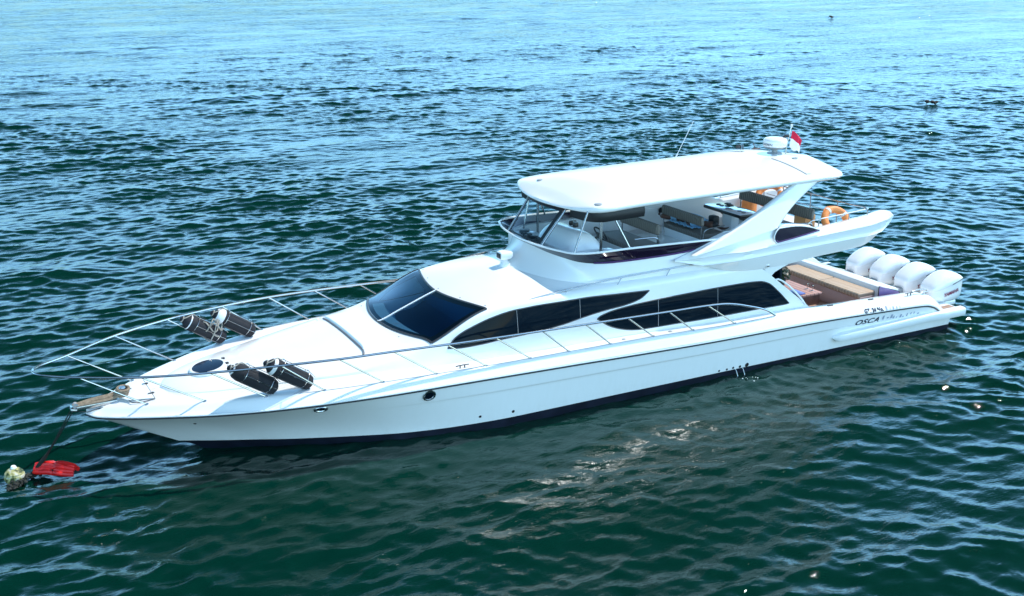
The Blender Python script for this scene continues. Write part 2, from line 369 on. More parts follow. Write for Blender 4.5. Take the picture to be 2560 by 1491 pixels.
# antifouling below the boot-top
bm = bmesh.new(); rows = []
for x in stations:
    k = 1 - sm(-7.6, 1.0, x); xw = x+1.45*k; y = WW(xw); z = ZW(xw); kk = 1-sm(-5.5, -2, xw)
    rows.append([V(xw, -y*1.002-0.002, z), V(xw+.25*kk, -y*.985, z-.12), V(xw+.5*kk, -y*.95, z-.3), V(xw+.8*kk, -y*.6, z-.6), V(xw+.8*kk, 0, z-.75)])
grid(rows, bm); grid(mirror_y(rows), bm)
e = rows[-1]; a = [bm.verts.new(p) for p in e]; b_ = [bm.verts.new(V(p.x, -p.y, p.z)) for p in e]
for i in range(len(e)-1): bm.faces.new((a[i], a[i+1], b_[i+1], b_[i]))
part('antifouling', merge(bm), M['anti'], hull)
# rub rail: dark strip under a pale lip
def rub(dz, dy, r):
    bm = bmesh.new()
    for s in (-1, 1):
        pts = [V(x, s*(WS(x)+dy), ZS(x)+dz) for x in stations if x < 10.62]
        tube(bm, pts, r, 6)
    return bm
rr = part('rub_rail', rub(0.0, .006, .018), M['trim'], hull)
part('rub_rail_lip', rub(.030, .010, .016), M['gel'], hull)
# side spray step at the quarter, running into the platform
def step_pad(s):
    rows = []
    for x in np.linspace(7.22, 11.2, 50):
        f = math.sqrt(max(0, 1-((7.5-x)/.28)**2)) if x < 7.5 else 1.0
        y = hull_side(min(x, 10.8), .42); o = .02+.12*f; hh = .10*f+.005; zc = .405+(.02*sm(8, 11, x))-(.02*sm(10, 11, x))
        rows.append([V(x, s*(y-.03), zc+hh), V(x, s*(y+o*.6), zc+hh*.98), V(x, s*(y+o*.92), zc+hh*.75), V(x, s*(y+o), zc+hh*.3), V(x, s*(y+o*.97), zc-hh*.4), V(x, s*(y+o*.8), zc-hh*.85), V(x, s*(y+o*.4), zc-hh), V(x, s*(y-.03), zc-hh)])
    bm = grid(rows); bm.faces.new([v for v in bm.verts][:8]); return bm
for s in (-1, 1): part('step_pad', step_pad(s), M['gel'], hull)
# hull fittings
def disc_on_hull(x, z, r, depth, s=-1):
    y = hull_side(x, z); dy = hull_side(x, z+.05)-y; dx = hull_side(x+.05, z)-y
    n = V(-dx/.05, -1*s*-1 if False else 1, -dy/.05).normalized(); n = V(n.x, n.y*s, n.z)
    q = n.to_track_quat('Z', 'X').to_matrix().to_4x4()
    return V(x, s*y, z), q
def porthole(x, z):
    c, q = disc_on_hull(x, z, .13, .02); sc = Matrix.Diagonal((1, 1, 1, 1))
    m2 = q
    bm = lathe([(.085, .004), (.09, .016), (.10, .022), (.118, .018), (.124, .0), (.124, -.03)], c, 28, mtx=m2 @ sc)
    o = part('porthole', bm, M['steel'], yacht)
    bm = lathe([(0, .003), (.05, .003), (.088, .002)], c, 28, mtx=m2); part('glass', bm, M['winglass'], o)
for x, z in ((-4.14, 1.02), (-2.26, .985)):
    porthole(x, z)
for x, z, r in ((-6.0, .74, .022), (-1.19, .30, .022), (-.53, .28, .025), (4.23, .19, .02), (4.43, .185, .02), (4.59, .19, .022), (4.77, .185, .025), (4.95, .19, .04)):
    c, q = disc_on_hull(x, z, r, .02); bm = lathe([(0, .004), (r*.7, .004), (r, .008), (r*1.25, .0)], c, 14, mtx=q)
    part('drain_fitting', bm, M['black'], hull)
# cooling water running from two outlets, froth where it lands
bm = bmesh.new(); rnd = random.Random(14)
for x in (4.62, 4.80):
    y = -hull_side(x, .185); tube(bm, [V(x, y-.005, .18), V(x+.01, y-.05, .15), V(x+.02, y-.09, .06), V(x+.03, y-.11, -.02)], [.004, .005, .006, .010], 6)
for k in range(60):
    c = V(4.72+rnd.gauss(0, .14), -2.16-abs(rnd.gauss(0, .10)), .0+rnd.uniform(-.01, .035)); r_ = rnd.uniform(.004, .014)
    bmesh.ops.create_icosphere(bm, subdivisions=1, radius=r_, matrix=Matrix.Translation(c) @ Matrix.Diagonal((rnd.uniform(.8, 1.8), 1, .6, 1)))
fo = part('cooling_water', bm, M['foam'], hull); fo['kind'] = 'stuff'
# hull lettering
from mathutils.bvhtree import BVHTree
def surf(o):
    me = o.data; t = BVHTree.FromPolygons([v.co.copy() for v in me.vertices], [tuple(p.vertices) for p in me.polygons])
    def f(x, z, off=.008):
        h, n, i, d = t.ray_cast(V(x, -6, z), V(0, 1, 0))
        if h is None: return V(x, -2.1, z)
        if n.y > 0: n = -n
        return h+n*off
    return f
def on_hull(x0, z0, slope, off=.006, st=1.0):
    def f(u, v):
        u = u*st; x = x0+u; z = z0+v+slope*u; return V(x, -(hull_side(x, z)+off), z)
    return f
link('lettering', text_mesh('OSCA', .165, on_hull(7.79, .60, -.03, st=1.62), shear=.34, spacing=1.06, bold=.004), M['lettering'], hull, smooth=False)
bm = bmesh.new(); rnd = random.Random(5); u = 8.60
while u < 9.75:
    wd = rnd.uniform(.025, .07); f = on_hull(u, .60-.03*(u-7.79), -.03); h0 = rnd.uniform(.0, .04); h1 = h0+rnd.uniform(.03, .09)*(1.2-.5*(u-8.6))
    vs_ = [bm.verts.new(f(a, b)) for a, b in ((.02, h0), (.02+wd, h0), (.03+wd, h1), (.04, h1))]; bm.faces.new(vs_); u += wd+rnd.uniform(.01, .09)
part('worn_hull_lettering', bm, M['smudge'], hull, smooth=False)

# ------------------------------------------------------------------ deck: bulwark, side decks, foredeck, gunwales
YB = pch([(-6.38, 0), (-6.3, .30), (-6.15, .52), (-6, .66), (-5.5, .93), (-5, 1.08), (-4, 1.34), (-3, 1.52), (-2, 1.63), (-1, 1.69), (0, 1.72), (2, 1.75), (7.2, 1.76)])
def deck_sec(x):
    zs, ws = ZS(x), WS(x); wf, zf = min(WF(x), ws), ZF(x)
    if x > 10: zf = max(zf, zs+.02)
    d = zf-zs; bow = 1-sm(-6.2, -4, x)
    inn = max(YB(x)-.12, 0) if x > -6.38 else 0
    wi = inn if x < 6.3 else 1.72
    zd = zf-.012
    pts = [V(x, ws, zs), V(x, ws+.012*(1-bow), zs+.03), V(x, ws+.02*(1-bow)-.0*bow+(wf-ws)*.12*bow, zs+d*.22), V(x, wf+(ws-wf)*(.80-.25*bow), zs+d*.50), V(x, wf+(ws-wf)*(.50-.15*bow), zs+d*.75),
           V(x, wf+(ws-wf)*(.22-.05*bow), zs+d*.92), V(x, wf, zf), V(x, max(wf-.05, 0)*1.0, zf+.004), V(x, max(wi+.02, 0) if wf > wi+.09 else wf*.9, zd), V(x, wi if wf > wi else wf*.85, zd-(.01 if x < 6.3 else .015))]
    pts.append(V(x, pts[-1].y, zd-.03) if x < 6.3 else V(x, wi-.01, .40))
    if x < -6.38: pts[-1] = V(x, 0, zd+.004); pts[-2] = V(x, pts[-2].y*.6, zd+.003)
    return pts
dst = [x for x in stations if x < 6.28]+list(np.linspace(6.32, 10.95, 60))
rows = [[V(p.x, -p.y, p.z) for p in deck_sec(x)] for x in dst]
bm = bmesh.new(); grid(rows, bm); grid(mirror_y(rows), bm)
deck = part('deck', merge(bm, 5e-4), M['gel'], yacht, sharp=40)
# thin dark toe line under the stanchion feet
bm = bmesh.new()
for s in (-1, 1): tube(bm, [V(x, s*(WF(x)-.0), ZF(x)+.004) for x in stations if -4.6 < x < 5.6], .0055, 5)
part('toe_rail', bm, M['grey'], deck)
# foredeck fittings: anchor locker lid with hinges, windlass, roller
zb = 1.20
loc = part('locker_lid', prism([(-6.57, .42, 1.232), (-6.57, -.46, 1.226), (-6.96, -.30, 1.205), (-7.1, 0, 1.19), (-6.96, .28, 1.205)], (0, 0, .012), .004), M['gel'], yacht)
for yy in (.22, -.26):
    bm = boxbm((-6.58, yy, 1.252), (.11, .022, .016), .006); box(bm, (-6.55, yy, 1.252), (.03, .05, .02), .006); part('hinge', bm, M['trim'], loc)
part('locker_seam', tubes(([(-6.565, .43, 1.238), (-6.565, -.48, 1.233)], .006), ([(-6.565, -.50, 1.23), (-6.80, -.50, 1.21), (-6.93, -.42, 1.205), (-6.96, -.25, 1.21)], .008)), M['trim'], loc)
wl = part('windlass', merge(lathe([(0, .17), (.05, .17), (.06, .15), (.045, .13), (.04, .07), (.07, .05), (.085, .0)], (-7.0, -.02, 1.19), 18)), M['steel'], yacht)
part('windlass_handle', tubes(([(-6.98, .10, 1.20), (-6.93, .14, 1.34)], .014), ([(-6.93, .03, 1.27), (-6.84, .06, 1.27)], .012)), M['black'], wl)
bm = boxbm((-7.42, -.06, 1.13), (.66, .02, .06), .006); box(bm, (-7.42, .06, 1.13), (.66, .02, .06), .006); box(bm, (-7.42, 0, 1.105), (.66, .12, .02), .005)
box(bm, (-7.80, 0, 1.115), (.10, .20, .05), .012, rot=Matrix.Rotation(R(18), 3, 'Y')); ar = part('anchor_roller', bm, M['steel'], yacht)
bm = lathe([(0, -.045), (.045, -.045), (.03, 0), (.045, .045), (0, .045)], (-7.76, 0, 1.17), 16, mtx=Matrix.Rotation(R(90), 4, 'X')); part('roller', bm, M['grey'], ar)
# side-deck cleats and gunwale fittings
def cleat(c, L=.22, m='steel'):
    bm = bmesh.new(); c = V(*c)
    tube(bm, catmull([c+V(-L/2, 0, .05), c+V(-L/4, 0, .055), c+V(L/4, 0, .055), c+V(L/2, 0, .05)], 3), .011, 8)
    for d in (-.045, .045): tube(bm, [c+V(d, 0, 0), c+V(d, 0, .05)], .012, 8)
    return part('cleat', bm, M[m], deck)
for s in (-1, 1):
    cleat((-1.55, s*1.93, ZF(-1.55)), .26, 'trim'); cleat((9.55, s*1.98, .985), .24, 'trim'); cleat((10.05, s*1.97, .93), .2)
    for x in (7.25, 8.45): part('fairlead', boxbm((x, s*1.90, ZF(x)+.012), (.15, .045, .02), .008), M['trim'], deck)
    for x in (1.9, 3.0): part('filler_cap', lathe([(0, .008), (.035, .008), (.042, .0)], (x, s*1.92, ZF(x)+.004), 14), M['grey'], deck)
def on_bulwark(x0, z0, slope, off=.010, st=1.12):
    sf = surf(deck)
    def f(u, v):
        u = u*st; return sf(x0+u, z0+v+slope*u, off)
    return f
link('registration_lettering', text_mesh('GT. 24 No.', .105, on_bulwark(8.02, .858, -.045), shear=.2, bold=.0045, spacing=1.04), M['lettering'], deck, smooth=False)
bm = bmesh.new(); f = on_bulwark(8.66, .825, -.05)
for u, h, wd in ((0, .08, .05), (.11, .05, .02), (.19, .06, .04), (.29, .05, .03), (.38, .05, .02)):
    bm.faces.new([bm.verts.new(f(a, b)) for a, b in ((u, .01), (u+wd, .01), (u+wd, h), (u+.01, h))])
part('worn_lettering', bm, M['smudge'], deck, smooth=False)

# ------------------------------------------------------------------ cabin: coachroof, windshield shoulders, saloon sides, roof
YSH = pch([(-6.38, 0), (-6.28, .2), (-6.1, .40), (-5.8, .58), (-5.5, .70), (-5, .86), (-4, 1.14), (-3, 1.36), (-2.3, 1.46), (-1.9, 1.50), (-.8, 1.54), (0, 1.62), (1, 1.66), (7.2, 1.68)])
ZSH = pch([(-6.38, 1.24), (-6.25, 1.28), (-6.0, 1.325), (-5.5, 1.375), (-5, 1.41), (-4, 1.50), (-3, 1.60), (-2.4, 1.665), (-1.93, 1.745), (-.83, 2.165), (-.3, 2.22), (.5, 2.245), (2, 2.25), (7.2, 2.2)])
ZC = pch([(-6.38, 1.24), (-6.25, 1.30), (-6.0, 1.365), (-5.5, 1.44), (-5, 1.49), (-4, 1.585), (-3.06, 1.66), (-2.6, 1.70), (-2.3, 1.74), (-1.93, 1.875), (-1.15, 2.155), (-.6, 2.315), (.0, 2.43), (.6, 2.49), (2, 2.50), (7.2, 2.45)])
def zdeck(x): return ZF(x)-.03
def step_z(x, y):
    xs_ = -3.035-.30*sm(.85, 1.25, y)-.05*sm(.9, 1.15, -y)
    return .06*sm(xs_-.012, xs_+.012, x)*(1-sm(-2.9, -2.3, x))*(1-sm(.85, 1.3, abs(y)))
def cab_sec(x):
    yb, zb = YB(x), zdeck(x); ys, zs, zc = YSH(x), ZSH(x), ZC(x)
    zs = max(zs, zb+.02); zc = max(zc, zs)
    side = [V(yb, zb-.03), V(yb-.01*(yb > .1), zb+.02*(zs-zb))]
    pw = 1.9
    roof = lambda y: zc-(zc-zs)*(min(y/max(ys, 1e-4), 1.2))**pw
    rad = .30-.19*sm(-3.2, -1.2, x)
    hh = zs-zb
    a = min(rad/max(math.hypot(ys-yb, hh), 1e-4), .62)
    Ps = V(ys+(yb-ys)*a, zs-hh*a); Pc = V(ys, zs); yr = max(ys-rad*1.2, ys*.3); Pr = V(yr, roof(yr))
    out = [V(yb, zb-.04)]
    for t in np.linspace(0, 1, 9): # flank, a little hollow forward
        bulge = (-.03+.042*sm(-4, -1.5, x))*math.sin(math.pi*t)
        p = V(yb, zb).lerp(Ps, t); out.append(V(p.x+bulge*min(1, yb), p.y))
    for t in np.linspace(0, 1, 9)[1:]:
        p = Ps*(1-t)**2+Pc*2*t*(1-t)+Pr*t*t; out.append(p)
    for t in np.linspace(0, 1, 17)[1:]:
        y = yr*(1-t); out.append(V(y, roof(y)))
    return out
def cab_shift(x, z): return (2.05-z)*1.30*sm(3.6, 5.5, x)
XCE = 5.54
cst = list(np.concatenate([-6.38+.9*np.linspace(0, 1, 22)**1.6, np.linspace(-5.44, -3.5, 20), np.linspace(-3.42, -3.11, 16), [-3.09, -3.07, -3.05, -3.04, -3.03, -3.02, -3.0, -2.97, -2.95], np.linspace(-2.9, -.6, 60), np.linspace(-.54, XCE, 70)]))
def cab_pt(x, j, s=-1):
    p = cab_sec(x)[j]; return V(x+cab_shift(x, p.y), s*p.x, p.y+(step_z(x, s*p.x) if j > 15 else 0))
NC = len(cab_sec(0))
CR = [[cab_pt(x, j) for j in range(NC)] for x in cst]
# windshield outline on the crown: lower and upper edge x as a function of |y|
WLO = lambda y: -2.33+.42*(abs(y)/1.50)**2.0
WUP = lambda y: -1.14+.33*(abs(y)/1.50)**1.7
WYM = lambda x: 1.475
def in_ws(p, e=0.0): return WLO(p.y)+e < p.x < WUP(p.y)-e and abs(p.y) < WYM(p.x)-e
bm = bmesh.new()
for rows in (CR, [[cab_pt(x, j, 1) for j in range(NC)] for x in cst]):
    V_ = [[bm.verts.new(p) for p in r] for r in rows]
    for i in range(len(rows)-1):
        for j in range(NC-1):
            c = (rows[i][j]+rows[i+1][j+1])/2
            if in_ws(c, .05): continue
            try: bm.faces.new((V_[i][j], V_[i][j+1], V_[i+1][j+1], V_[i+1][j]))
            except ValueError: pass
bmesh.ops.delete(bm, geom=[v for v in bm.verts if not v.link_faces], context='VERTS')
cabin = part('cabin', merge(bm, 4e-4), M['gel'], yacht, sharp=32)
# exact surface height for patches
STEP_SHADE = [(-3.11, 1.02), (-3.055, .86), (-3.05, .4), (-3.05, -.4), (-3.05, -.95), (-3.075, -1.12), (-3.12, -1.2)]
def roof_z(x, y):
    ys, zs, zc = YSH(x), max(ZSH(x), zdeck(x)+.02), ZC(x); return zc-(zc-zs)*(min(abs(y)/ys, 1.2))**1.9
part('step_shade_strip', tubes(([p+V(0, 0, roof_z(p.x, p.y)+.012) for p in catmull([(a, b, 0) for a, b in STEP_SHADE], 8)], .016)), mat('grey_step_shade', (0.16, 0.15, 0.16), 0.5), cabin)  # added grey strip: shade of the step's forward face put in as colour
def ws_pt(y, t, off): 
    x = WLO(y)+(WUP(y)-WLO(y))*t; z = roof_z(x, y)
    if abs(y) > 1.2:  # stay on the rounded shoulder
        sec = cab_sec(x); best = None
        for a, b in zip(sec, sec[1:]):
            if min(a.x, b.x)-1e-6 <= abs(y) <= max(a.x, b.x)+1e-6 and max(a.y, b.y) > ZSH(x)-.2:
                k = (abs(y)-a.x)/((b.x-a.x) or 1e-9); zz = a.y+(b.y-a.y)*k; best = zz if best is None else max(best, zz)
        if best is not None: z = best
    return V(x-.30*off, y, z+off)
def ws_patch(y0, y1, t0, t1, off, ny=24, ntt=20, m=None, th=None):
    return grid([[ws_pt(y0+(y1-y0)*i/ny, t0+(t1-t0)*k/ntt, off) for k in range(ntt+1)] for i in range(ny+1)])
for y0, y1 in ((-1.46, -.02), (.02, 1.46)):
    part('windshield_pane', ws_patch(y0, y1, .01, .99, .010), M['windshield'], cabin)
bm = bmesh.new()
for a_ in ((-1.46, 1.46, 0, .085), (-1.46, 1.46, .90, 1), (-1.46, -1.36, .08, .91), (1.36, 1.46, .08, .91)):
    p_ = [[ws_pt(a_[0]+(a_[1]-a_[0])*i/40, a_[2]+(a_[3]-a_[2])*k/14, .004) for k in range(15)] for i in range(41)]; grid(p_, bm)
part('windshield_frit_band', bm, M['vinylblack'], cabin)
bm = bmesh.new()
path = [ws_pt(y, 0, .006) for y in np.linspace(-1.47, 1.47, 50)]; tube(bm, path, .024, 8)
path = [ws_pt(y, 1, .006) for y in np.linspace(-1.47, 1.47, 50)]; tube(bm, path, .020, 8)
for s in (-1, 1): tube(bm, [ws_pt(s*1.47, t, .006) for t in np.linspace(0, 1, 20)], .020, 8)
part('windshield_gasket', bm, M['trim'], cabin)
part('mullion', tubes(([ws_pt(0, t, .018) for t in np.linspace(-.01, 1.01, 16)], .014)), M['gel'], cabin)
# what shows through the windshield: dash shelf and a dim cabin behind
rows = [[V(-2.31+.40*(abs(y)/1.5)**2+d*(1-.3*(abs(y)/1.5)**2), y, 1.66-.04*d-.02*(abs(y)/1.5)) for d in (0, .15, .3, .42, .46)] for y in np.linspace(-1.42, 1.42, 30)]
for r in rows: r[-1].z -= .35
part('dashboard', grid(rows), M['dash'], cabin)
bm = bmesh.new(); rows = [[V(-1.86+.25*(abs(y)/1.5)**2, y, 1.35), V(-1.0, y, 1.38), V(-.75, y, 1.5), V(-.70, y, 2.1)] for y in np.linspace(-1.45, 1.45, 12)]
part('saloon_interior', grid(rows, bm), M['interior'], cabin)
for x in (-.55, -1.0): pass
for x_, ys_ in ((lambda y: WUP(y)+.08, (-1.35, -.7, 0.05, .75, 1.35)), (lambda y: WLO(y)-.13, (-.9, 0.2, 1.1))):
    for y in ys_: part('snap_stud', boxbm((x_(y), y, roof_z(x_(y), y)+.004), (.022, .022, .012), .004), M['grey'], cabin)
# side windows: patches riding on the flank
def side_y(x, z):
    """port flank half-breadth at (x,z) with the raked after end"""
    xs = x
    for _ in range(6): xs = x-cab_shift(xs, z)
    sec = cab_sec(xs); best = 0
    for a, b in zip(sec[:20], sec[1:21]):
        if min(a.y, b.y) <= z <= max(a.y, b.y): best = max(best, a.x+(b.x-a.x)*((z-a.y)/((b.y-a.y) or 1e-9)))
    return best if best else sec[1].x
def side_window(top, bot, off, s, n=70, k=12):
    ft, fb = pch(top), pch(bot); x0 = max(top[0][0], bot[0][0]); x1 = min(top[-1][0], bot[-1][0]); rows = []
    for x in np.concatenate([x0+(x1-x0)*(.5-.5*np.cos(np.linspace(0, math.pi, n)))]):
        zt, zb_ = ft(x), fb(x); rows.append([V(x, s*(side_y(x, zb_+(zt-zb_)*i/k)+off), zb_+(zt-zb_)*i/k) for i in range(k+1)])
    return rows
FT = [(-1.66, 1.605), (-1.5, 1.76), (-1.06, 1.945), (-.75, 2.03), (-.28, 2.11), (.3, 2.135), (1.05, 2.135), (1.9, 2.10), (2.62, 2.065)]
FB = [(-1.66, 1.595), (-1.4, 1.575), (-1.0, 1.585), (-.7, 1.605), (.2, 1.655), (.65, 1.70), (1.07, 1.765), (1.6, 1.83), (2.06, 1.865), (2.4, 1.93), (2.62, 2.055)]
AT = [(1.42, 1.69), (1.5, 1.735), (1.88, 1.805), (2.6, 1.85), (3.33, 1.865), (4.3, 1.875), (5.0, 1.87), (5.4, 1.845), (5.62, 1.78), (5.9, 1.56), (6.14, 1.33), (6.2, 1.27)]
AB = [(1.42, 1.68), (1.5, 1.625), (1.7, 1.50), (1.95, 1.405), (2.2, 1.345), (2.42, 1.32), (3.2, 1.30), (4.1, 1.275), (5.45, 1.265), (6.1, 1.255), (6.2, 1.262)]
for s in (-1, 1):
    for T_, B_, bars in ((FT, FB, (-.28, 1.04)), (AT, AB, (2.83, 4.30))):
        rows = side_window(T_, B_, .006, s)
        win = part('side_window', grid(rows), M['winglass'], yacht)
        edge = [r[-1] for r in rows]+[r[0] for r in rows[::-1]]
        bm = bmesh.new(); tube(bm, [p+V(0, -s*.002, 0) for p in edge], .011, 6, closed=True)
        part('gasket', bm, M['trim'], win)
        ft, fb = pch(T_), pch(B_)
        for x in bars:
            bm = bmesh.new(); tube(bm, [V(x+.0*i, s*(side_y(x, z)+.007), z) for i, z in enumerate(np.linspace(fb(x)+.01, ft(x)-.01, 8))], .0045, 5); part('pane_joint', bm, M['grey'], win)
# roof-edge hand rails
HR = [(-.27, 2.17), (.1, 2.245), (.84, 2.315), (2.03, 2.385), (3.18, 2.40), (4.33, 2.415)]
for s in (-1, 1):
    fz = pch(HR); pts = [V(x, s*(1.545+.05*sm(-.3, 2, x)), fz(x)) for x in np.linspace(-.27, 4.33, 40)]
    bm = bmesh.new(); tube(bm, pts, .0115, 8); tube(bm, [pts[0], pts[0]+V(.0, s*.01, -.07)], .0105, 8)
    for x in (.84, 2.03, 3.18, 4.30):
        y = s*(1.545+.05*sm(-.3, 2, x)); tube(bm, [V(x, y, fz(x)), V(x-.09, y+s*.005, fz(x)-.13)], .009, 8)
    part('roof_hand_rail', bm, M['steel'], cabin)
# deck hatch on the coachroof
hz = ZC(-5.55)+.012; hrot = Matrix.Rotation(-math.atan2(ZC(-5.2)-ZC(-5.9), .7), 4, 'Y')
h = part('deck_hatch', lathe([(.27, .030), (.285, .034), (.31, .030), (.325, .012), (.33, -.03)], (-5.55, -.04, hz), 40, mtx=hrot), M['gel'], yacht)
part('glass', lathe([(0, .032), (.2, .031), (.272, .028)], (-5.55, -.04, hz), 40, mtx=hrot), M['fogglass'], h)
bm = bmesh.new()
for y in (-.3, .22): box(bm, (-5.24, y*.5, hz+.06), (.06, .05, .03), .008)
part('hinge', bm, M['trim'], h)
# searchlight
sx, sy, sz = .36, -.02, 2.455
sl_ = 1.0
sl = part('searchlight', merge(lathe([(.0, .13), (.045, .13), (.055, .11), (.075, .10), (.105, .06), (.115, .03), (.12, -.03), (0, -.03)], (sx, sy, sz), 20)), M['gel'], yacht)
rows = []
for x, ry, rz in ((-.145, .0, .0), (-.145, .10, .07), (-.14, .112, .08), (-.02, .122, .088), (.07, .115, .08), (.125, .08, .06), (.145, .0, .0)):
    rows.append([V(sx+x, sy+ry*math.copysign(abs(math.cos(a))**.5, math.cos(a)), sz+.225+rz*math.copysign(abs(math.sin(a))**.5, math.sin(a))) for a in np.linspace(0, 2*math.pi, 25)[:-1]])
part('lamp_head', merge(grid(rows, wrap=True)), M['engine'], sl)
part('lens', boxbm((sx-.148, sy, sz+.225), (.012, .16, .10), .004), M['black'], sl)

# ------------------------------------------------------------------ flybridge
FLZ = 2.40
LOW = [(5.3, 1.58, 2.12), (4.0, 1.58, 2.14), (3.0, 1.57, 2.16), (2.2, 1.55, 2.18), (1.7, 1.50, 2.20), (1.25, 1.38, 2.25), (.90, 1.19, 2.32), (.62, .93, 2.375), (.42, .60, 2.41), (.32, .30, 2.43), (.29, 0, 2.435)]
MID = [(5.3, 1.60, 2.76), (4.3, 1.55, 2.72), (3.4, 1.52, 2.655), (2.2, 1.49, 2.655), (1.62, 1.44, 2.68), (1.27, 1.28, 2.715), (1.08, .99, 2.76), (.95, .68, 2.80), (.86, .42, 2.845), (.81, .2, 2.87), (.79, 0, 2.88)]
RIM = [(5.3, 1.66, 2.85), (4.7, 1.645, 2.85), (3.4, 1.64, 2.90), (2.2, 1.635, 2.945), (1.45, 1.62, 2.955), (1.05, 1.47, 2.955), (.88, 1.12, 2.955), (.79, .78, 2.955), (.735, .45, 2.955), (.715, .2, 2.955), (.71, 0, 2.955)]
def sweep(c, n=8): return catmull([(x, -y, z) for x, y, z in c], n)
lo, mi, ri = sweep(LOW), sweep(MID), sweep(RIM)
def ring(f): 
    a = [f(i) for i in range(len(lo))]; return a+[V(p.x, -p.y, p.z) for p in a[-2::-1]]
def lerp_rows(A, B, n, sag=0.0):
    return [ring(lambda i, t=t: A[i].lerp(B[i], t)+V(sag*math.sin(math.pi*t)*1.0, 0, -abs(sag)*.3*math.sin(math.pi*t))*sm(2.2, .6, A[i].x)) for t in np.linspace(0, 1, n)]
fly = part('flybridge', merge(grid(lerp_rows(lo, mi, 9, .06))), M['gel'], yacht, sharp=40)
part('windscreen', merge(grid(lerp_rows(mi, ri, 5))), M['purple'], fly, sharp=60)
bm = bmesh.new(); tube(bm, [p+V(0, 0, .004) for p in ring(lambda i: ri[i])], .022, 8); part('windscreen_rim', bm, M['gel'], fly)
bm = bmesh.new(); pm = [p for p in ring(lambda i: mi[i].lerp(ri[i], .06))]
n0 = [i for i, p in enumerate(pm) if p.x > 1.55]
for s in (-1, 1):
    q = [p+V(0, s*.006, 0) for p in pm if p.x > 1.5 and p.y*s > 0]; bm = bmesh.new(); tube(bm, q, .020, 6); part('windscreen_edge', bm, M['purpleline'], fly)
# inner coaming: dark dash inside the screen forward, pale lining aft, and the floor
inn = ring(lambda i: V(ri[i].x+.05*sm(2, .9, ri[i].x), ri[i].y*.975, ri[i].z-.01))
inn2 = ring(lambda i: V(ri[i].x+.26*sm(2.2, .9, ri[i].x), ri[i].y*(.955-.06*sm(1.6, .7, ri[i].x)), 2.80-.02*sm(1.6, .8, ri[i].x)))
part('dark_screen_liner', merge(grid([inn, inn2])), M['purple'], fly)
inn3 = ring(lambda i: V(max(ri[i].x+.30, .98), ri[i].y*.90, 2.79)); inn4 = ring(lambda i: V(max(ri[i].x+.32, 1.0), ri[i].y*.89, FLZ))
part('coaming_liner', merge(grid([inn2, inn3, inn4])), M['gel'], fly)
bm = boxbm((4.95, 0, 2.30), (6.9, 2.74, .18), .02); part('floor', bm, M['fly_floor'], fly)
bm = boxbm((6.9, 0, 2.215), (2.5, 3.2, .10), .03); part('overhang_soffit', bm, M['gel'], fly)
# wings that carry the arch and run aft over the cockpit
WT = [(3.25, 2.56), (3.8, 2.70), (4.2, 2.87), (4.6, 2.99), (5.2, 3.01), (5.72, 3.0), (6.12, 2.975), (6.56, 2.91), (6.92, 2.79), (7.5, 2.815), (8.13, 2.865), (8.7, 2.89), (9.0, 2.895), (9.10, 2.88), (9.15, 2.80)]
WB = [(3.25, 2.545), (3.6, 2.45), (4.0, 2.34), (4.4, 2.22), (5.0, 2.12), (5.5, 2.095), (6.0, 2.10), (6.9, 2.16), (7.6, 2.185), (7.97, 2.205), (8.26, 2.235), (8.55, 2.31), (8.83, 2.49), (9.07, 2.65), (9.15, 2.795)]
wt_, wb_ = pch(WT), pch(WB)
def wing_rows(s):
    rows = []
    for x in np.concatenate([np.linspace(3.25, 8.9, 80), np.linspace(8.92, 9.15, 14)]):
        zt, zb2 = wt_(x), wb_(x); h = zt-zb2; f = min(1, h/.3)
        zc1 = 2.52+.02*(x-5)*.5-.0; zc1 = min(max(2.545+.0*(x), zb2+.05*h), zt-.05*h)     # lower style line
        zu = min(max(2.55+.040*(x-4.4)+.10*sm(5.2, 6, x)*0, zb2+.5*h), zt-.02*h)
        zl = min(max(2.40+.02*(x-4.4), zb2+.05*h), zu-.01)
        yb_ = 1.60+.10*sm(3.25, 5, x); yo = 1.64+.19*sm(3.3, 4.8, x)-.16*sm(8.2, 9.15, x); th = .16*f*sm(3.2, 4.2, x)+.01
        yt = yo-.10*f-.02
        rows.append([V(x, s*(yt-th), zt-.02*f), V(x, s*(yt-th*.5), zt), V(x, s*(yt), zt-.005*f), V(x, s*(yt+.02*f), zt-.02*f), V(x, s*(yo-.045*f), zu+(zt-zu)*.4), V(x, s*(yo-.01*f), zu+.012*f), V(x, s*yo, zu), V(x, s*(yo-.012*f), zu-.012*f),
                     V(x, s*(yo-.028*f), zl+(zu-zl)*.5), V(x, s*(yo-.01*f), zl+.015*f), V(x, s*(yo-.004*f), zl), V(x, s*(yo-.018*f), zl-.012*f), V(x, s*(yo-.07*f), zb2+(zl-zb2)*.4), V(x, s*(yo-.12*f), zb2+.01), V(x, s*(yo-.16*f), zb2), V(x, s*(yo-.30*f-.02), zb2+.015), V(x, s*(yo-.30*f-.03), zt-.06*f)])
    return rows
WWIN_T = [(5.60, 2.80), (5.66, 2.90), (5.74, 2.945), (6.0, 2.945), (6.19, 2.935), (6.57, 2.865), (6.83, 2.775)]
WWIN_B = [(5.60, 2.74), (5.64, 2.68), (5.70, 2.65), (5.9, 2.665), (6.3, 2.705), (6.83, 2.768)]
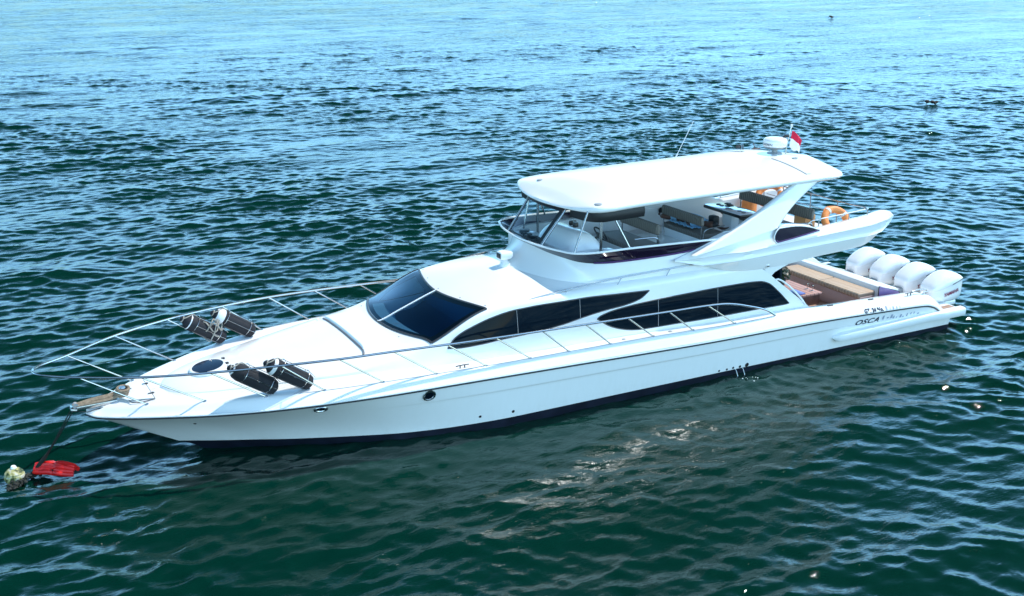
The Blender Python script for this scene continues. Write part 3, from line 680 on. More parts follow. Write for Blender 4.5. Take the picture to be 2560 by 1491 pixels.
for s in (-1, 1):
    wing = part('wing', grid(wing_rows(s), wrap=True), M['gel'], yacht, sharp=28)
    a, b_ = pch(WWIN_T), pch(WWIN_B); rows = []; rows2 = []
    for x in 5.60+1.23*(.5-.5*np.cos(np.linspace(0, math.pi, 40))):
        zt, zb2 = a(x), b_(x); 
        def yy(z):
            zu = min(2.55+.040*(x-4.4), 9); yo = 1.83; t = min(max((z-zu)/(wt_(x)-zu), 0), 1); return yo-.01-.02*t+.012
        rows.append([V(x, s*yy(zb2+(zt-zb2)*k/6), zb2+(zt-zb2)*k/6) for k in range(7)])
    wn = part('wing_window', grid(rows), M['purple'], wing)
    bm = bmesh.new(); tube(bm, [r[0]+V(.02, s*.004, .022) for r in rows[4:-4]], .016, 6); part('window_edge', bm, M['purpleline'], wing)
    bm = bmesh.new(); tube(bm, [r[-1]+V(0, s*.004, .012) for r in rows]+[r[0]+V(0, s*.004, -.008) for r in rows[::-1]], .014, 6, closed=True); part('window_frame', bm, M['gel'], wing)
    part('nav_light', merge(lathe([(0, .035), (.03, .03), (.05, .012), (.06, 0)], (5.56, s*1.73, 2.17), 16, mtx=Matrix.Rotation(R(90*s*-1), 4, 'X'))), M['black'] if False else M['gel'], wing)
    part('lamp_slot', boxbm((5.54, s*1.775, 2.165), (.06, .02, .02), .006), M['black'], wing)

# hard top with its legs and posts
HW = pch([(1.12, 0), (1.135, .30), (1.17, .56), (1.24, .92), (1.33, 1.22), (1.45, 1.45), (1.6, 1.57), (1.85, 1.625), (2.6, 1.635), (6.4, 1.67), (7.15, 1.68), (7.5, 1.63), (7.72, 1.45), (7.9, 1.05), (8.02, .55), (8.06, 0)])
HZ = pch([(1.12, 3.655), (1.5, 3.675), (2.5, 3.715), (4.5, 3.74), (6.5, 3.76), (8.06, 3.78)])
def top_sec(x):
    wv, z = HW(x), HZ(x); th = .03+.09*sm(1.12, 1.5, x)*(1-.45*sm(7.0, 8.06, x)); cr = .165*sm(1.12, 2.1, x)*(1-.55*sm(6.9, 8.06, x))+.03
    rear = .035*sm(6.64, 6.68, x)
    P = [V(x, 0, z-.02*0), V(x, wv*.5, z), V(x, max(wv-.14, 0), z)]
    P += [V(x, max(wv-.05, 0), z+.002), V(x, max(wv-.012, 0), z+th*.22), V(x, wv, z+th*.5), V(x, max(wv-.012, 0), z+th*.78), V(x, max(wv-.05, 0), z+th)]
    for t in np.linspace(0, 1, 15)[1:]:
        y = max(wv-.05, 0)*(1-t); k = y/max(wv-.05, 1e-4)
        P.append(V(x, y, z+th+cr*(1-k**2.2)-rear*.0))
    return P
hx = list(np.concatenate([1.12+.5*np.linspace(0, 1, 26)**2, np.linspace(1.68, 6.9, 50), np.linspace(6.95, 7.4, 8), 8.06-.6*np.linspace(1, 0, 22)**1.8]))
rows = [[V(p.x, -p.y, p.z) for p in top_sec(x)] for x in hx]
bm = bmesh.new(); grid(rows, bm); grid(mirror_y(rows), bm)
top = part('hardtop', merge(bm, 4e-4), M['gel'], yacht, sharp=40)
def top_z(x, y):
    wv, z = HW(x), HZ(x); th = .03+.09*sm(1.12, 1.5, x)*(1-.45*sm(7.0, 8.06, x)); cr = .165*sm(1.12, 2.1, x)*(1-.55*sm(6.9, 8.06, x))+.03
    k = abs(y)/max(wv-.05, 1e-4); return z+th+cr*(1-k**2.2)
for y0, y1 in ((-1.5, -.42), (.62, 1.5)):
    rws = [[V(6.66, y, top_z(6.66, y)+.001), V(6.68, y, top_z(6.68, y)+.014), V(6.72, y, top_z(6.72, y)+.018), V(6.80, y, top_z(6.8, y)+.001)] for y in np.linspace(y0, y1, 16)]
    part('roof_ridge', grid(rws), M['gel'], top)
    part('roof_seam', tubes(([V(6.655, y, top_z(6.655, y)+.002) for y in np.linspace(y0, y1, 16)], .011)), M['grey'], top)
part('roof_joint', tubes(([V(x, -.05-.0*x, top_z(x, .05)+.0005) for x in np.linspace(2.2, 6.6, 30)], .0035)), M['nonskid'], top)
for x, y in ((1.62, .80), (1.60, -1.38)):
    part('roof_vent', lathe([(0, .014), (.05, .014), (.07, .008), (.075, 0)], (x, y, top_z(x, y)), 18), M['grey'], top)
part('deck_light', boxbm((7.16, -.58, top_z(7.16, .58)+.012), (.12, .07, .03), .01), M['grey'], top)
for s in (-1, 1):
    # raked arch leg
    b0 = [(4.32, 2.86), (5.76, 2.99)]; t0 = [(6.36, 3.82), (6.92, 3.80)]
    rows = []
    for t in np.linspace(0, 1, 24):
        fr = V(4.05-.45*(1-t)**4, 0, 2.74-.10*(1-t)**4).lerp(V(6.30, 0, 3.80), t); re = V(5.78, 0, 2.94).lerp(V(7.0, 0, 3.80), t)
        re.x -= .16*math.sin(math.pi*t)*(1-t*.4); fr.x += .05*math.sin(math.pi*t)
        y = 1.78-.17*t; th = .10+.03*(1-t)
        rows.append([fr+V(0, s*(y-th*.5), 0), fr+V(.02, s*(y-.025), 0), fr+V(.07, s*y, 0), fr.lerp(re, .5)+V(0, s*(y+.015), 0), re+V(-.08, s*y, 0), re+V(-.02, s*(y-.03), 0), re+V(0, s*(y-th*.5), 0), re+V(-.02, s*(y-th), 0), re+V(-.08, s*(y-th-.02), 0), fr+V(.07, s*(y-th-.02), 0), fr+V(.02, s*(y-th), 0)])
    part('arch_leg', grid(rows, wrap=True), M['gel'], top, sharp=30)
    part('support_post', tubes(([V(1.80, s*1.2, 2.42), V(1.80, s*1.2, 3.72)], .028)), M['steel'], top)
    part('support_post', tubes(([V(1.04, -1.45, 2.96), V(1.40, -1.34, 3.70)] if s < 0 else [V(1.50, 1.30, 2.66), V(1.70, 1.30, 3.72)], .019)), M['steel'], top)
    part('support_post', tubes(([V(2.20, s*1.585, 2.95), V(1.83, s*1.42, 3.72)], .019)), M['steel'], top)
    part('support_post', tubes(([V(.80, s*.66, 2.96), V(1.36, s*.70, 3.68)], .021)), M['steel'], top)
# clear vinyl front curtain with black borders, and the rolled side curtains
pa, pb, pc, pd = V(.80, -.62, 2.985), V(.80, .62, 2.985), V(1.33, .68, 3.655), V(1.33, -.68, 3.655)
def quad(a, b, c, d, n=10):
    def q(u, v):
        p = a.lerp(b, u).lerp(d.lerp(c, u), v); p.x -= .06*math.sin(math.pi*u); return p
    return q
q = quad(pa, pb, pc, pd)
cur = part('clear_curtain', grid([[q(u, v) for v in np.linspace(.03, .97, 6)] for u in np.linspace(.03, .97, 12)]), M['vinylclear'], yacht)
def band(u0, u1, v0, v1): return [[q(u, v)+V(-.006, 0, 0) for v in np.linspace(v0, v1, 5)] for u in np.linspace(u0, u1, 9)]
bm = bmesh.new(); grid(band(0, 1, .87, 1.02), bm); grid(band(.0, .075, 0, .87), bm); grid(band(.945, 1, 0, .87), bm); grid(band(0.075, .945, 0, .04), bm)
part('curtain_border', bm, M['vinylblack'], cur)
for s in (-1, 1):
    pts = [V(1.37, s*.74, 3.60), V(1.43, s*1.2, 3.60), V(1.60, s*1.46, 3.61), V(1.9, s*1.52, 3.62), V(2.55, s*1.54, 3.635)]
    c = catmull(pts, 6); bm = grid([[p+V(0, 0, .08), p+V(0, s*.02, .03), p+V(0, s*.02, -.05), p+V(0, 0, -.12)] for p in c])
    part('rolled_curtain', bm, M['vinylblack'], top)
# radar dome
rx, ry = 7.12, .02; rz = top_z(rx, ry)
rad = part('radar_dome', merge(lathe([(0, .355), (.14, .355), (.215, .342), (.25, .315), (.262, .275), (.262, .20), (.255, .17), (.21, .135), (.15, .11), (0, .105)], (rx, ry, rz), 40)), M['engine'], yacht, sharp=40)
part('radar_mount', merge(lathe([(0, .13), (.06, .13), (.06, .03), (.16, .02), (.17, -.02)], (rx, ry, rz), 20)), M['grey'], rad)
part('radar_base', merge(lathe([(.256, .168), (.225, .143), (.15, .112)], (rx, ry, rz-.003), 36)), M['grey'], rad)
def on_dome(u, v):
    a = R(-118)+ (u-.24)/.272; return V(rx+.266*math.cos(a), ry+.266*math.sin(a), rz+.195+v)
link('radar_lettering', text_mesh('GARMIN', .078, lambda u, v: on_dome(u-.18, v), bold=.001), M['radar_text'], rad, smooth=False)
# aerial, signal mast, horns, camera
part('whip_aerial', tubes(([V(5.53, 1.52, 3.83), V(5.62, 1.52, 3.96)], .016), ([V(5.60, 1.52, 3.93), V(6.04, 1.54, 4.66)], .0075)), M['gel'], top)
mast = part('signal_mast', tubes(([V(7.42, .0, 3.90), V(7.44, 0, 4.26), V(7.54, 0, 4.64)], .016), ([V(7.44, 0, 4.28), V(7.40, 0, 4.40)], .012)), M['steel'], yacht)
part('masthead_light', merge(lathe([(0, .07), (.025, .065), (.028, .02), (.022, 0)], (7.545, 0, 4.62), 14)), M['gel'], mast)
bm = boxbm((7.42, 0, 4.44), (.10, .06, .06), .01); box(bm, (7.36, 0, 4.43), (.05, .07, .045), .01); part('mast_camera', bm, M['black'], mast)
hz_ = top_z(7.25, 1.25)
bm = bmesh.new()
for dx, dy in ((0, 0), (.10, .05)):
    tube(bm, [V(7.28+dx, 1.30+dy, hz_+.07), V(7.16+dx, 1.26+dy, hz_+.07), V(7.10+dx, 1.24+dy, hz_+.07)], [.012, .02, .045], 12)
    tube(bm, [V(7.25+dx, 1.29+dy, hz_-.02), V(7.25+dx, 1.29+dy, hz_+.07)], .012, 8)
tube(bm, [V(7.1, 1.12, hz_+.01), V(7.22, 1.10, hz_+.01)], .02, 8)
part('air_horn', bm, M['trim'], top)
bm = boxbm((7.55, 1.12, top_z(7.5, 1.15)+.02), (.24, .05, .03), .01); tube(bm, [V(7.60, 1.2, top_z(7.5, 1.2)), V(7.57, 1.24, top_z(7.5, 1.2)+.14)], .009, 8)
part('loud_hailer', bm, M['darkwood'], top)

# flybridge furniture (bolted down)
def bench(xb, y0, y1, face, zb0, zb1, zseat, xf):
    """xb back line, xf front edge of the seat; face = -1 looks forward, +1 looks aft"""
    W_ = y1-y0; yc = (y0+y1)/2; xm = (xb+xf)/2
    base = part('bench_seat', boxbm((xm, yc, (FLZ+zseat-.09)/2), (abs(xf-xb)*.9, W_*.96, zseat-.09-FLZ), .03), M['gel'], yacht)
    part('seat_cushion', boxbm((xm, yc, zseat-.045), (abs(xf-xb), W_, .12), .045, 3), M['seat_y'], base)
    part('backrest', boxbm((xb, yc, (zb0+zb1)/2), (.10, W_, zb1-zb0), .048, 4, rot=Matrix.Rotation(R(6*face*-1), 3, 'Y')), M['seat_x'], base)
    bm = bmesh.new()
    for y in (y0+.04, y1-.04):
        tube(bm, catmull([V(xb, y, zb0+.03), V(xb, y, zb0-.08), V(xb+.0*face, y, zseat-.2), V(xb, y, FLZ+.02)], 4), .016, 8)
    for y in (y0-.015,):
        tube(bm, catmull([V(xb, y, zseat-.15), V(xb+.02*face, y, zseat+.06), V(xb+.10*face, y, zseat+.13), V(xb+.30*face, y, zseat+.15), V(xf-.05*face, y, zseat+.16)], 5), .014, 8)
    part('seat_frame', bm, M['steel'], base)
    return base
bench(3.30, -1.02, .30, -1, 2.92, 3.14, 2.76, 2.66)
bench(4.48, -.92, .46, 1, 2.93, 3.14, 2.74, 5.08)
bench(7.02, -1.42, .95, -1, 2.88, 3.12, 2.70, 6.45)
ft = part('flybridge_table', boxbm((5.87, -.10, 2.96), (.50, 1.24, .07), .02), M['black'], yacht)
part('table_top', boxbm((5.87, -.10, 2.998), (.47, 1.20, .012), .004), mat('pale_blue_laminate', (0.68, 0.73, 0.82), 0.10, coat=1.0), ft)
part('pedestal', boxbm((5.9, -.1, 2.65), (.22, .30, .56), .03), M['gel'], ft)
bm = bmesh.new()
for x, y in ((5.90, .34), (5.88, .20), (5.87, -.40), (5.85, -.56)): lathe([(0, .012), (.045, .012), (.052, .004), (.052, 0)], (x, y, 3.004), 14, bm)
part('cup_holders', bm, M['black'], ft)
# helm console
rows = []
for z, x0, x1, w_ in ((2.40, 1.20, 2.20, .74), (2.62, 1.22, 2.18, .74), (2.78, 1.25, 2.14, .73), (2.90, 1.32, 2.08, .70), (3.00, 1.42, 1.98, .65), (3.075, 1.52, 1.88, .58), (3.105, 1.60, 1.80, .50)):
    c = []
    for a in np.linspace(0, 2*math.pi, 33)[:-1]:
        ca, sa = math.cos(a), math.sin(a); c.append(V((x0+x1)/2+(x1-x0)/2*math.copysign(abs(ca)**.45, ca), -.20+w_*math.copysign(abs(sa)**.45, sa), z))
    rows.append(c)
bm = grid(rows, wrap=True); bm.faces.new([v for v in bm.verts][-32:])
con = part('helm_console', bm, M['gel'], yacht, sharp=50)
bm = boxbm((2.02, -.25, 2.93), (.28, .9, .02), .005, rot=Matrix.Rotation(R(42), 3, 'Y')); part('instrument_panel', bm, M['black'], con)
bm = bmesh.new(); cc = V(2.22, -.55, 2.99); ax = Matrix.Rotation(R(-35), 3, 'Y')
tube(bm, [cc+ax @ V(0, .17*math.cos(a), .17*math.sin(a)) for a in np.linspace(0, 2*math.pi, 25)[:-1]], .016, 8, closed=True)
for a in (0, 2.1, 4.2): tube(bm, [cc, cc+ax @ V(0, .17*math.cos(a), .17*math.sin(a))], .01, 6)
tube(bm, [cc, cc+ax @ V(-.2, 0, 0)], .025, 8); part('steering_wheel', bm, M['black'], con)
bm = bmesh.new()
for y, r in ((-.05, .06), (.12, .045)): lathe([(0, .09), (r*.8, .09), (r, .05), (r, 0)], (1.95, y, 3.06), 14, bm)
part('compass', bm, M['black'], con)
part('throttle', tubes(([V(2.08, .15, 2.98), V(2.05, .15, 3.12)], .012), ([V(2.05, .11, 3.12), V(2.05, .19, 3.12)], .02)), M['steel'], con)
part('side_pod', boxbm((1.98, -1.16, 2.62), (.42, .42, .46), .13, 4), M['gel'], fly)
part('pod_hatch', boxbm((1.35, 1.0, 2.60), (.5, .5, .40), .06, 3), M['gel'], fly)
bm = bmesh.new(); rnd = random.Random(3)
for k in range(9):
    box(bm, (1.16+rnd.uniform(-.08, .12), .18+k*.085+rnd.uniform(-.03, .03), 2.80+rnd.uniform(0, .05)), (rnd.uniform(.06, .16), rnd.uniform(.06, .14), rnd.uniform(.05, .12)), .02, rot=Matrix.Rotation(rnd.uniform(0, 3), 3, 'Z'))
part('dash_clutter', bm, M['black'], fly)
part('speaker_grille', merge(lathe([(0, .03), (.05, .03), (.07, .015), (.075, 0)], (5.18, 1.45, 2.72), 18, mtx=Matrix.Rotation(R(90), 4, 'X'))), M['black'], fly)
# after guard rails of the flybridge
def fly_rail(bm, s):
    p = catmull([V(6.72, s*1.58, 2.86), V(6.80, s*1.60, 2.93), V(7.0, s*1.61, 2.95), V(7.86, s*1.62, 2.99), V(8.40, s*1.62, 3.02)], 6); tube(bm, p, .0125, 8)
    for x in (7.0, 7.86, 8.40): tube(bm, [V(x, s*1.61, 2.78), V(x, s*1.61, 2.955+.04*sm(7, 8.4, x))], .0115, 8)
bm = bmesh.new(); fly_rail(bm, -1); fly_rail(bm, 1)
tube(bm, catmull([V(8.40, -1.62, 3.02), V(8.30, -1.58, 3.06), V(8.14, -1.2, 3.09), V(8.14, 0, 3.10), V(8.14, 1.2, 3.09), V(8.30, 1.58, 3.06), V(8.40, 1.62, 3.02)], 6), .0125, 8)
for y in (-1.75, -.98, -.15, .75, 1.4): 
    if abs(y) < 1.5: tube(bm, [V(8.14, y, 2.40), V(8.14, y, 3.095)], .0115, 8)
tube(bm, [V(8.14, -1.3, 2.82), V(8.14, 1.3, 2.82)], .009, 8)
part('guard_rail', bm, M['steel'], fly)

# ------------------------------------------------------------------ bow rail
RT = [(-8.34, 0, 1.88), (-8.30, .13, 1.875), (-8.15, .29, 1.87), (-7.734, .57, 1.86), (-6.863, 1.13, 1.888), (-5.86, 1.52, 1.91), (-4.777, 1.785, 1.918), (-3.829, 1.945, 1.91), (-2.877, 2.0, 1.89), (-1.896, 2.04, 1.855), (-.95, 2.05, 1.82), (0.01, 2.05, 1.785), (.94, 2.05, 1.755), (1.89, 2.05, 1.725), (2.85, 2.05, 1.695), (3.74, 2.05, 1.67), (4.36, 2.04, 1.615), (4.92, 2.035, 1.47), (5.33, 2.03, 1.33), (5.60, 2.02, 1.17)]
port_ = catmull([(x, -y, z) for x, y, z in RT], 8); star = [V(p.x, -p.y, p.z) for p in port_]
bm = bmesh.new(); tube(bm, star[::-1]+port_[1:], .021, 8)
rail = part('bow_rail', bm, M['steel'], yacht)
tops = [(-7.734, .57, 1.86), (-6.863, 1.13, 1.888), (-5.86, 1.52, 1.91), (-4.777, 1.785, 1.918), (-3.829, 1.945, 1.91), (-2.877, 2.0, 1.89), (-1.896, 2.04, 1.855), (-.95, 2.05, 1.82), (.01, 2.05, 1.785), (.94, 2.05, 1.755), (1.89, 2.05, 1.725), (2.85, 2.05, 1.695), (3.80, 2.05, 1.668)]
feetx = [-6.724, -5.885, -4.978, -4.05, -3.05, -2.08, -1.12, -.22, .60, 1.53, 2.52, 3.48, 4.54]
for (x, y, z), fx in zip(tops, feetx):
    for s in (-1, 1):
        bm = bmesh.new(); f_ = V(fx, s*(WF(fx)-.02), ZF(fx)); tube(bm, [V(x, s*y, z), f_], .0145, 8); lathe([(0, .014), (.028, .012), (.036, 0)], f_, 12, bm)
        part('stanchion', bm, M['steel'], rail)
# wire fender baskets, two per side
AXD = V(-.83, 0, .56).normalized()
def basket(base, s):
    bm = bmesh.new(); b0 = V(*base); sd = V(0, 1, 0); nn = AXD.cross(sd)
    for t in (.12, .60):
        tube(bm, [b0+AXD*t+(sd*math.cos(a)+nn*math.sin(a))*.165 for a in np.linspace(0, 2*math.pi, 21)[:-1]], .0055, 6, closed=True)
    for a in np.linspace(0, 2*math.pi, 7)[:-1]:
        o = (sd*math.cos(a)+nn*math.sin(a))*.165; tube(bm, [b0+AXD*(-.02)+o*.8, b0+AXD*.06+o, b0+AXD*.60+o], .005, 6)
    tube(bm, [b0+AXD*.38+sd*s*.16, b0+AXD*.38+sd*s*.24], .007, 6); tube(bm, [b0+AXD*.66+sd*s*.16, b0+AXD*.66+sd*s*.26], .007, 6)
    part('fender_basket', bm, M['steel'], rail)
FB0 = [(-4.80, 1.44, 1.44), (-4.22, 1.52, 1.44)]
for s in (-1, 1):
    for x, y, z in FB0: basket((x+(-.08 if s > 0 else 0), s*y, z), s)

# ------------------------------------------------------------------ cockpit, sofa, platform
cf = part('cockpit_floor', boxbm((7.75, 0, .36), (4.2, 3.42, .08), .0), M['teak'], yacht, smooth=False)
part('cabin_bulkhead', boxbm((6.02, 0, 1.28), (.06, 3.3, 1.72), .01), M['winglass'], cabin)
sofa = part('sofa_base', boxbm((9.13, .10, .60), (.46, 2.55, .40), .02), M['pinkpanel'], yacht)
for y0, y1 in ((-1.16, .10), (.11, 1.38)):
    part('seat_cushion', boxbm((9.12, (y0+y1)/2, .835), (.54, y1-y0, .13), .04, 3), M['tan'], sofa)
tr = part('transom_wall', prism([(9.40, -1.45, .40), (9.37, -1.45, .95), (9.40, -1.45, 1.0), (9.46, -1.45, 1.015), (9.72, -1.45, .995), (9.80, -1.45, .95), (9.98, -1.45, .40)], (0, 3.15, 0), .02), M['gel'], yacht)
part('transom_apron', prism([(9.9, -1.7, .36), (9.9, -1.7, .60), (10.3, -1.7, .56), (10.9, -1.7, .36)], (0, 3.4, 0), .02), M['gel'], tr)
bm = prism([(9.10, -1.50, .45), (9.10, -1.50, 1.10), (9.14, -1.50, 1.13), (9.75, -1.50, .92), (9.80, -1.50, .45)], (0, -.025, 0), .006); part('transom_door', bm, M['purpledoor'], tr)
part('door_frame', tubes(([V(9.10, -1.512, .45), V(9.10, -1.512, 1.13), V(9.76, -1.512, .92), V(9.82, -1.512, .5)], .014)), M['trim'], tr)
part('grab_rail', tubes((catmull([V(9.62, -1.96, .98), V(9.66, -1.96, 1.05), V(9.9, -1.955, 1.065), V(10.1, -1.95, 1.03), V(10.16, -1.95, .95)], 5), .011)), M['steel'], deck)
part('pillar_rail', tubes((catmull([V(5.80, -1.70, 1.80), V(5.90, -1.73, 1.82), V(6.15, -1.75, 1.66), V(6.5, -1.765, 1.35), V(6.66, -1.77, 1.16)], 6), .02)), M['gel'], deck)
for s in (-1, 1):
    # fillet between the saloon side and the overhang
    bm = prism([(5.45, s*1.66, 2.16), (6.35, s*1.66, 2.16), (6.02, s*1.66, 2.06), (5.80, s*1.66, 1.98), (5.66, s*1.66, 1.86), (5.60, s*1.66, 1.98)], (0, s*.035, 0), .004)
    part('side_pillar', bm, M['gel'], cabin, sharp=20)
pl = part('swim_platform', prism([(10.75, -2.10, .27), (11.22, -2.12, .27), (11.36, -2.05, .27), (11.42, -1.9, .27), (11.44, -1.6, .27), (11.44, 1.6, .27), (11.42, 1.9, .27), (11.36, 2.05, .27), (11.22, 2.12, .27), (10.75, 2.10, .27)], (0, 0, .10), .03, 3), M['gel'], yacht)
for s in (-1, 1):
    part('teak_inlay', prism([(10.86, s*2.0, .372), (11.2, s*2.02, .372), (11.33, s*1.92, .372), (11.35, s*1.62, .372), (10.86, s*1.62, .372)], (0, 0, .008), 0), M['teak'], pl, smooth=False)

# ------------------------------------------------------------------ outboard engines
def engine(y):
    org = V(11.50, y, 0); KX = .88
    # upper cowl, by section along x
    rows = []
    for x, zt, zb_, hw in ((-.56, .68, .47, .12), (-.55, .73, .44, .165), (-.52, .79, .42, .205), (-.45, .85, .40, .235), (-.35, .92, .385, .257), (-.22, .985, .37, .27), (-.06, 1.04, .36, .28), (.10, 1.065, .35, .283), (.24, 1.06, .35, .28), (.36, 1.03, .355, .272), (.46, .985, .37, .26), (.52, .94, .39, .245), (.555, .885, .42, .225), (.565, .85, .45, .21)):
        zm = min(.69+.05*sm(-.5, -.1, x)+.22*max(0, x+.18)**1.1, zt-.02); c = []
        for fy, fz in ((0, 1), (.28, .99), (.55, .95), (.76, .86), (.90, .68), (.97, .42), (1.0, .16), (1.0, .05), (.985, .0), (.945, -.03), (.94, -.10), (.95, -.35), (.93, -.65), (.86, -.86), (.72, -.96), (.4, -1), (0, -1)):
            z = zm+(zt-zm)*fz if fz >= 0 else zm+(zm-zb_)*fz; c.append((fy*hw, z))
        rows.append([V(org.x+KX*x, org.y-a, b) for a, b in c]+[V(org.x+KX*x, org.y+a, b) for a, b in c[-2:0:-1]])
    bm = grid(rows, wrap=True); bm.verts.ensure_lookup_table(); n = len(rows[0])
    bm.faces.new([bm.verts[i] for i in range(n)]); bm.faces.new([bm.verts[len(rows)*n-n+i] for i in range(n)])
    bmesh.ops.recalc_face_normals(bm, faces=bm.faces)
    ob = part('outboard_engine', merge(bm), M['engine'], yacht, sharp=38)
    hwf = pch([(-.35, .255), (-.06, .28), (.10, .283), (.24, .28), (.36, .272), (.46, .26), (.52, .245), (.565, .21)])
    zmf = lambda x: .74+.22*max(0, x+.18)**1.1
    for s in (-1, 1):
        part('cowl_vent', tubes(([V(org.x+KX*x, y+s*(hwf(x)*.995), zmf(x)+.012) for x in np.linspace(.10, .54, 12)], .010)), M['trim'], ob)
        f = (lambda u, v: V(org.x-.16+u*.95, y-(hwf(-.16+u)*.955+.004), .52+v+.16*u)) if s < 0 else (lambda u, v: V(org.x+KX*(.50-u), y+(hwf(.50-u)*.955+.004), .60+v-.16*u))
        link('engine_lettering', text_mesh('YAMAHA', .125, f, bold=.004, shear=.12, spacing=.98), M['redletter'], ob, smooth=False)
    part('cowl_latch', lathe([(0, .006), (.012, .006), (.016, 0)], (org.x+.42, y-hwf(.42)*.90, .40), 10, mtx=Matrix.Rotation(R(90), 4, 'X')), M['trim'], ob)
    bm = boxbm((org.x+.10, y, .30), (.62, .36, .16), .06, 3); box(bm, (org.x+.12, y, .02), (.30, .16, .70), .05, 3); box(bm, (org.x+.15, y, -.14), (.55, .26, .03), .01)
    part('engine_leg', bm, M['engine'], ob)
    part('mounting_bracket', boxbm((org.x-.52, y, .38), (.34, .26, .34), .04), M['grey'], ob)
for y in (-1.2, -.4, .4, 1.2): engine(y)

# ------------------------------------------------------------------ loose things on board
def fender(base, label, c0, c1):
    b0 = V(*base); o = thing('boat_fender', label, 'fender', b0, 'fenders in the wire bow baskets')
    q = AXD.to_track_quat('Z', 'Y').to_matrix().to_4x4()
    body = part('fender_body', merge(lathe([(0, -.02), (.06, -.01), (.12, .03), (.145, .10), (.150, .3), (.150, .62), (.147, .72), (.125, .80), (.08, .85), (.045, .88), (.048, .91), (.03, .93), (0, .93)], b0, 24, mtx=q)), M['fender'], o)
    rf_ = pch([(.60, .150), (.72, .148), (.80, .126), (.85, .081), (.88, .046)])
    part('white_collar', lathe([(rf_(t)+(.006 if c0+.005 < t < c1-.005 else .001), t) for t in np.linspace(c0, c1, 8)], b0, 24, mtx=q), M['tape'], o)
    bm = bmesh.new(); P = lambda a, r, t: b0+(q @ V(r*math.cos(a), r*math.sin(a), t))
    tube(bm, catmull([P(.4, .05, .90), P(.9, .10, .85), P(1.6, .155, .76), P(2.2, .165, .62), P(2.6, .17, .50)], 5), .010, 6)
    tube(bm, [P(a, .055, .895) for a in np.linspace(0, 2*math.pi, 13)[:-1]], .011, 6, closed=True)
    part('lanyard', bm, M['white_rope'], o)
    return o
labs = {(-1, 0): 'black fender in the port bow basket, the one nearer the bow tip', (-1, 1): 'black fender with wide white collar, port basket, nearer the windshield', (1, 0): 'black fender in the starboard basket lashed with pale cord, nearer the bow tip', (1, 1): 'black fender with white end in the starboard basket, nearer the windshield'}
for s in (-1, 1):
    for i, (x, y, z) in enumerate(FB0): fender((x+(-.08 if s > 0 else 0)+.02, s*y, z-.04), labs[(s, i)], *{(-1, 0): (.84, .86), (-1, 1): (.74, .80), (1, 0): (.755, .775), (1, 1): (.69, .83)}[(s, i)])
# pale cord heaped over the starboard baskets
bm = bmesh.new(); rnd = random.Random(11)
for k in range(5):
    c0 = V(-4.98+.03*k, 1.40, 1.74-.015*k); pts = [c0+V(-.32*(t)+.0, rnd.uniform(-.03, .03)-.12*math.sin(3.1*t), .0+.10*math.sin(6*t+k)-.28*t*(k % 2)) for t in np.linspace(0, 1, 9)]
    tube(bm, catmull(pts, 3), .0115, 6)
tag(part('cord_hank', bm, M['white_rope']), 'hank of cream cord heaped over the starboard fender baskets', 'rope')
# orange life rings
def ring_buoy(c, n, label):
    c = V(*c); o = thing('life_ring', label, 'life ring', c, 'orange life rings on the flybridge'); q = V(*n).to_track_quat('Z', 'Y').to_matrix()
    bm = bmesh.new(); NN = 48
    tube(bm, [c+q @ V(.265*math.cos(a), .265*math.sin(a), 0) for a in np.linspace(0, 2*math.pi, NN+1)[:-1]], .078, 14, closed=True); part('ring', bm, M['orange'], o)
    bm = bmesh.new()
    for a0 in (.5, 2.07, 3.64, 5.21):
        tube(bm, [c+q @ V(.265*math.cos(a0+d), .265*math.sin(a0+d), 0) for d in (-.10, -.03, .03, .10)], .081, 14)
    part('reflective_band', bm, M['tape'], o)
    bm = bmesh.new(); tube(bm, [c+q @ V((.355-.03*abs(math.sin(2*(a-.5))))*math.cos(a), (.355-.03*abs(math.sin(2*(a-.5))))*math.sin(a), .02) for a in np.linspace(0, 2*math.pi, NN+1)[:-1]], .010, 6, closed=True); part('grab_line', bm, M['orange'], o)
    return o
ring_buoy((7.66, -1.44, 2.80), (-.15, -.80, .58), 'orange life ring leaning on the port flybridge guard rail')
ring_buoy((8.04, 1.10, 2.84), (-.6, -.30, .74), 'orange life ring half hidden behind the aft flybridge bench')
tag(part('life_jacket', boxbm((7.55, 1.22, 2.55), (.22, .34, .42), .07, 3, rot=Matrix.Rotation(R(20), 3, 'Z')), M['orange']), 'orange life jacket under the aft flybridge bench', 'life jacket')
bm = boxbm((7.55, -.62, 2.58), (.30, .36, .44), .02); cr_ = tag(part('storage_crate', bm, mat('amber_crate', (0.55, 0.28, 0.10), 0.6)), 'amber crate stowed behind the aft flybridge bench', 'crate')
# flag
def flag():
    rows = []; us = []
    for i in range(17):
        u = i/16; r = []
        for j in range(9):
            v = j/8; top_p = V(7.575, -.02, 4.53)+V(.28, -.10, -.05)*u; 
            p = V(7.55-.05*(1-v), -.02, 4.20+.34*v)+V(.21*u, -.12*u, -.12*u*u-.07*u)
            p += V(0, .035*math.sin(7*u+2*v)*u, .012*math.sin(9*u)); p.z += .05*u*(v-.5)*-1
            if v < .3: p.z -= .06*(1-v/.3)*max(0, math.sin(5*u))
            r.append(p)
        rows.append(r)
    bm = grid(rows); me = bpy.data.meshes.new('flag'); bm.to_mesh(me); bm.free()
    uv = me.uv_layers.new(name='UVMap')
    for lp in me.loops:
        i, j = divmod(lp.vertex_index, 9); uv.data[lp.index].uv = (i/16, j/8)
    o = link('flag', me, M['flag']); sd = o.modifiers.new('thickness', 'SOLIDIFY'); sd.thickness = .004
    return o
tag(flag(), 'small red over white flag flying from the hardtop mast', 'flag')
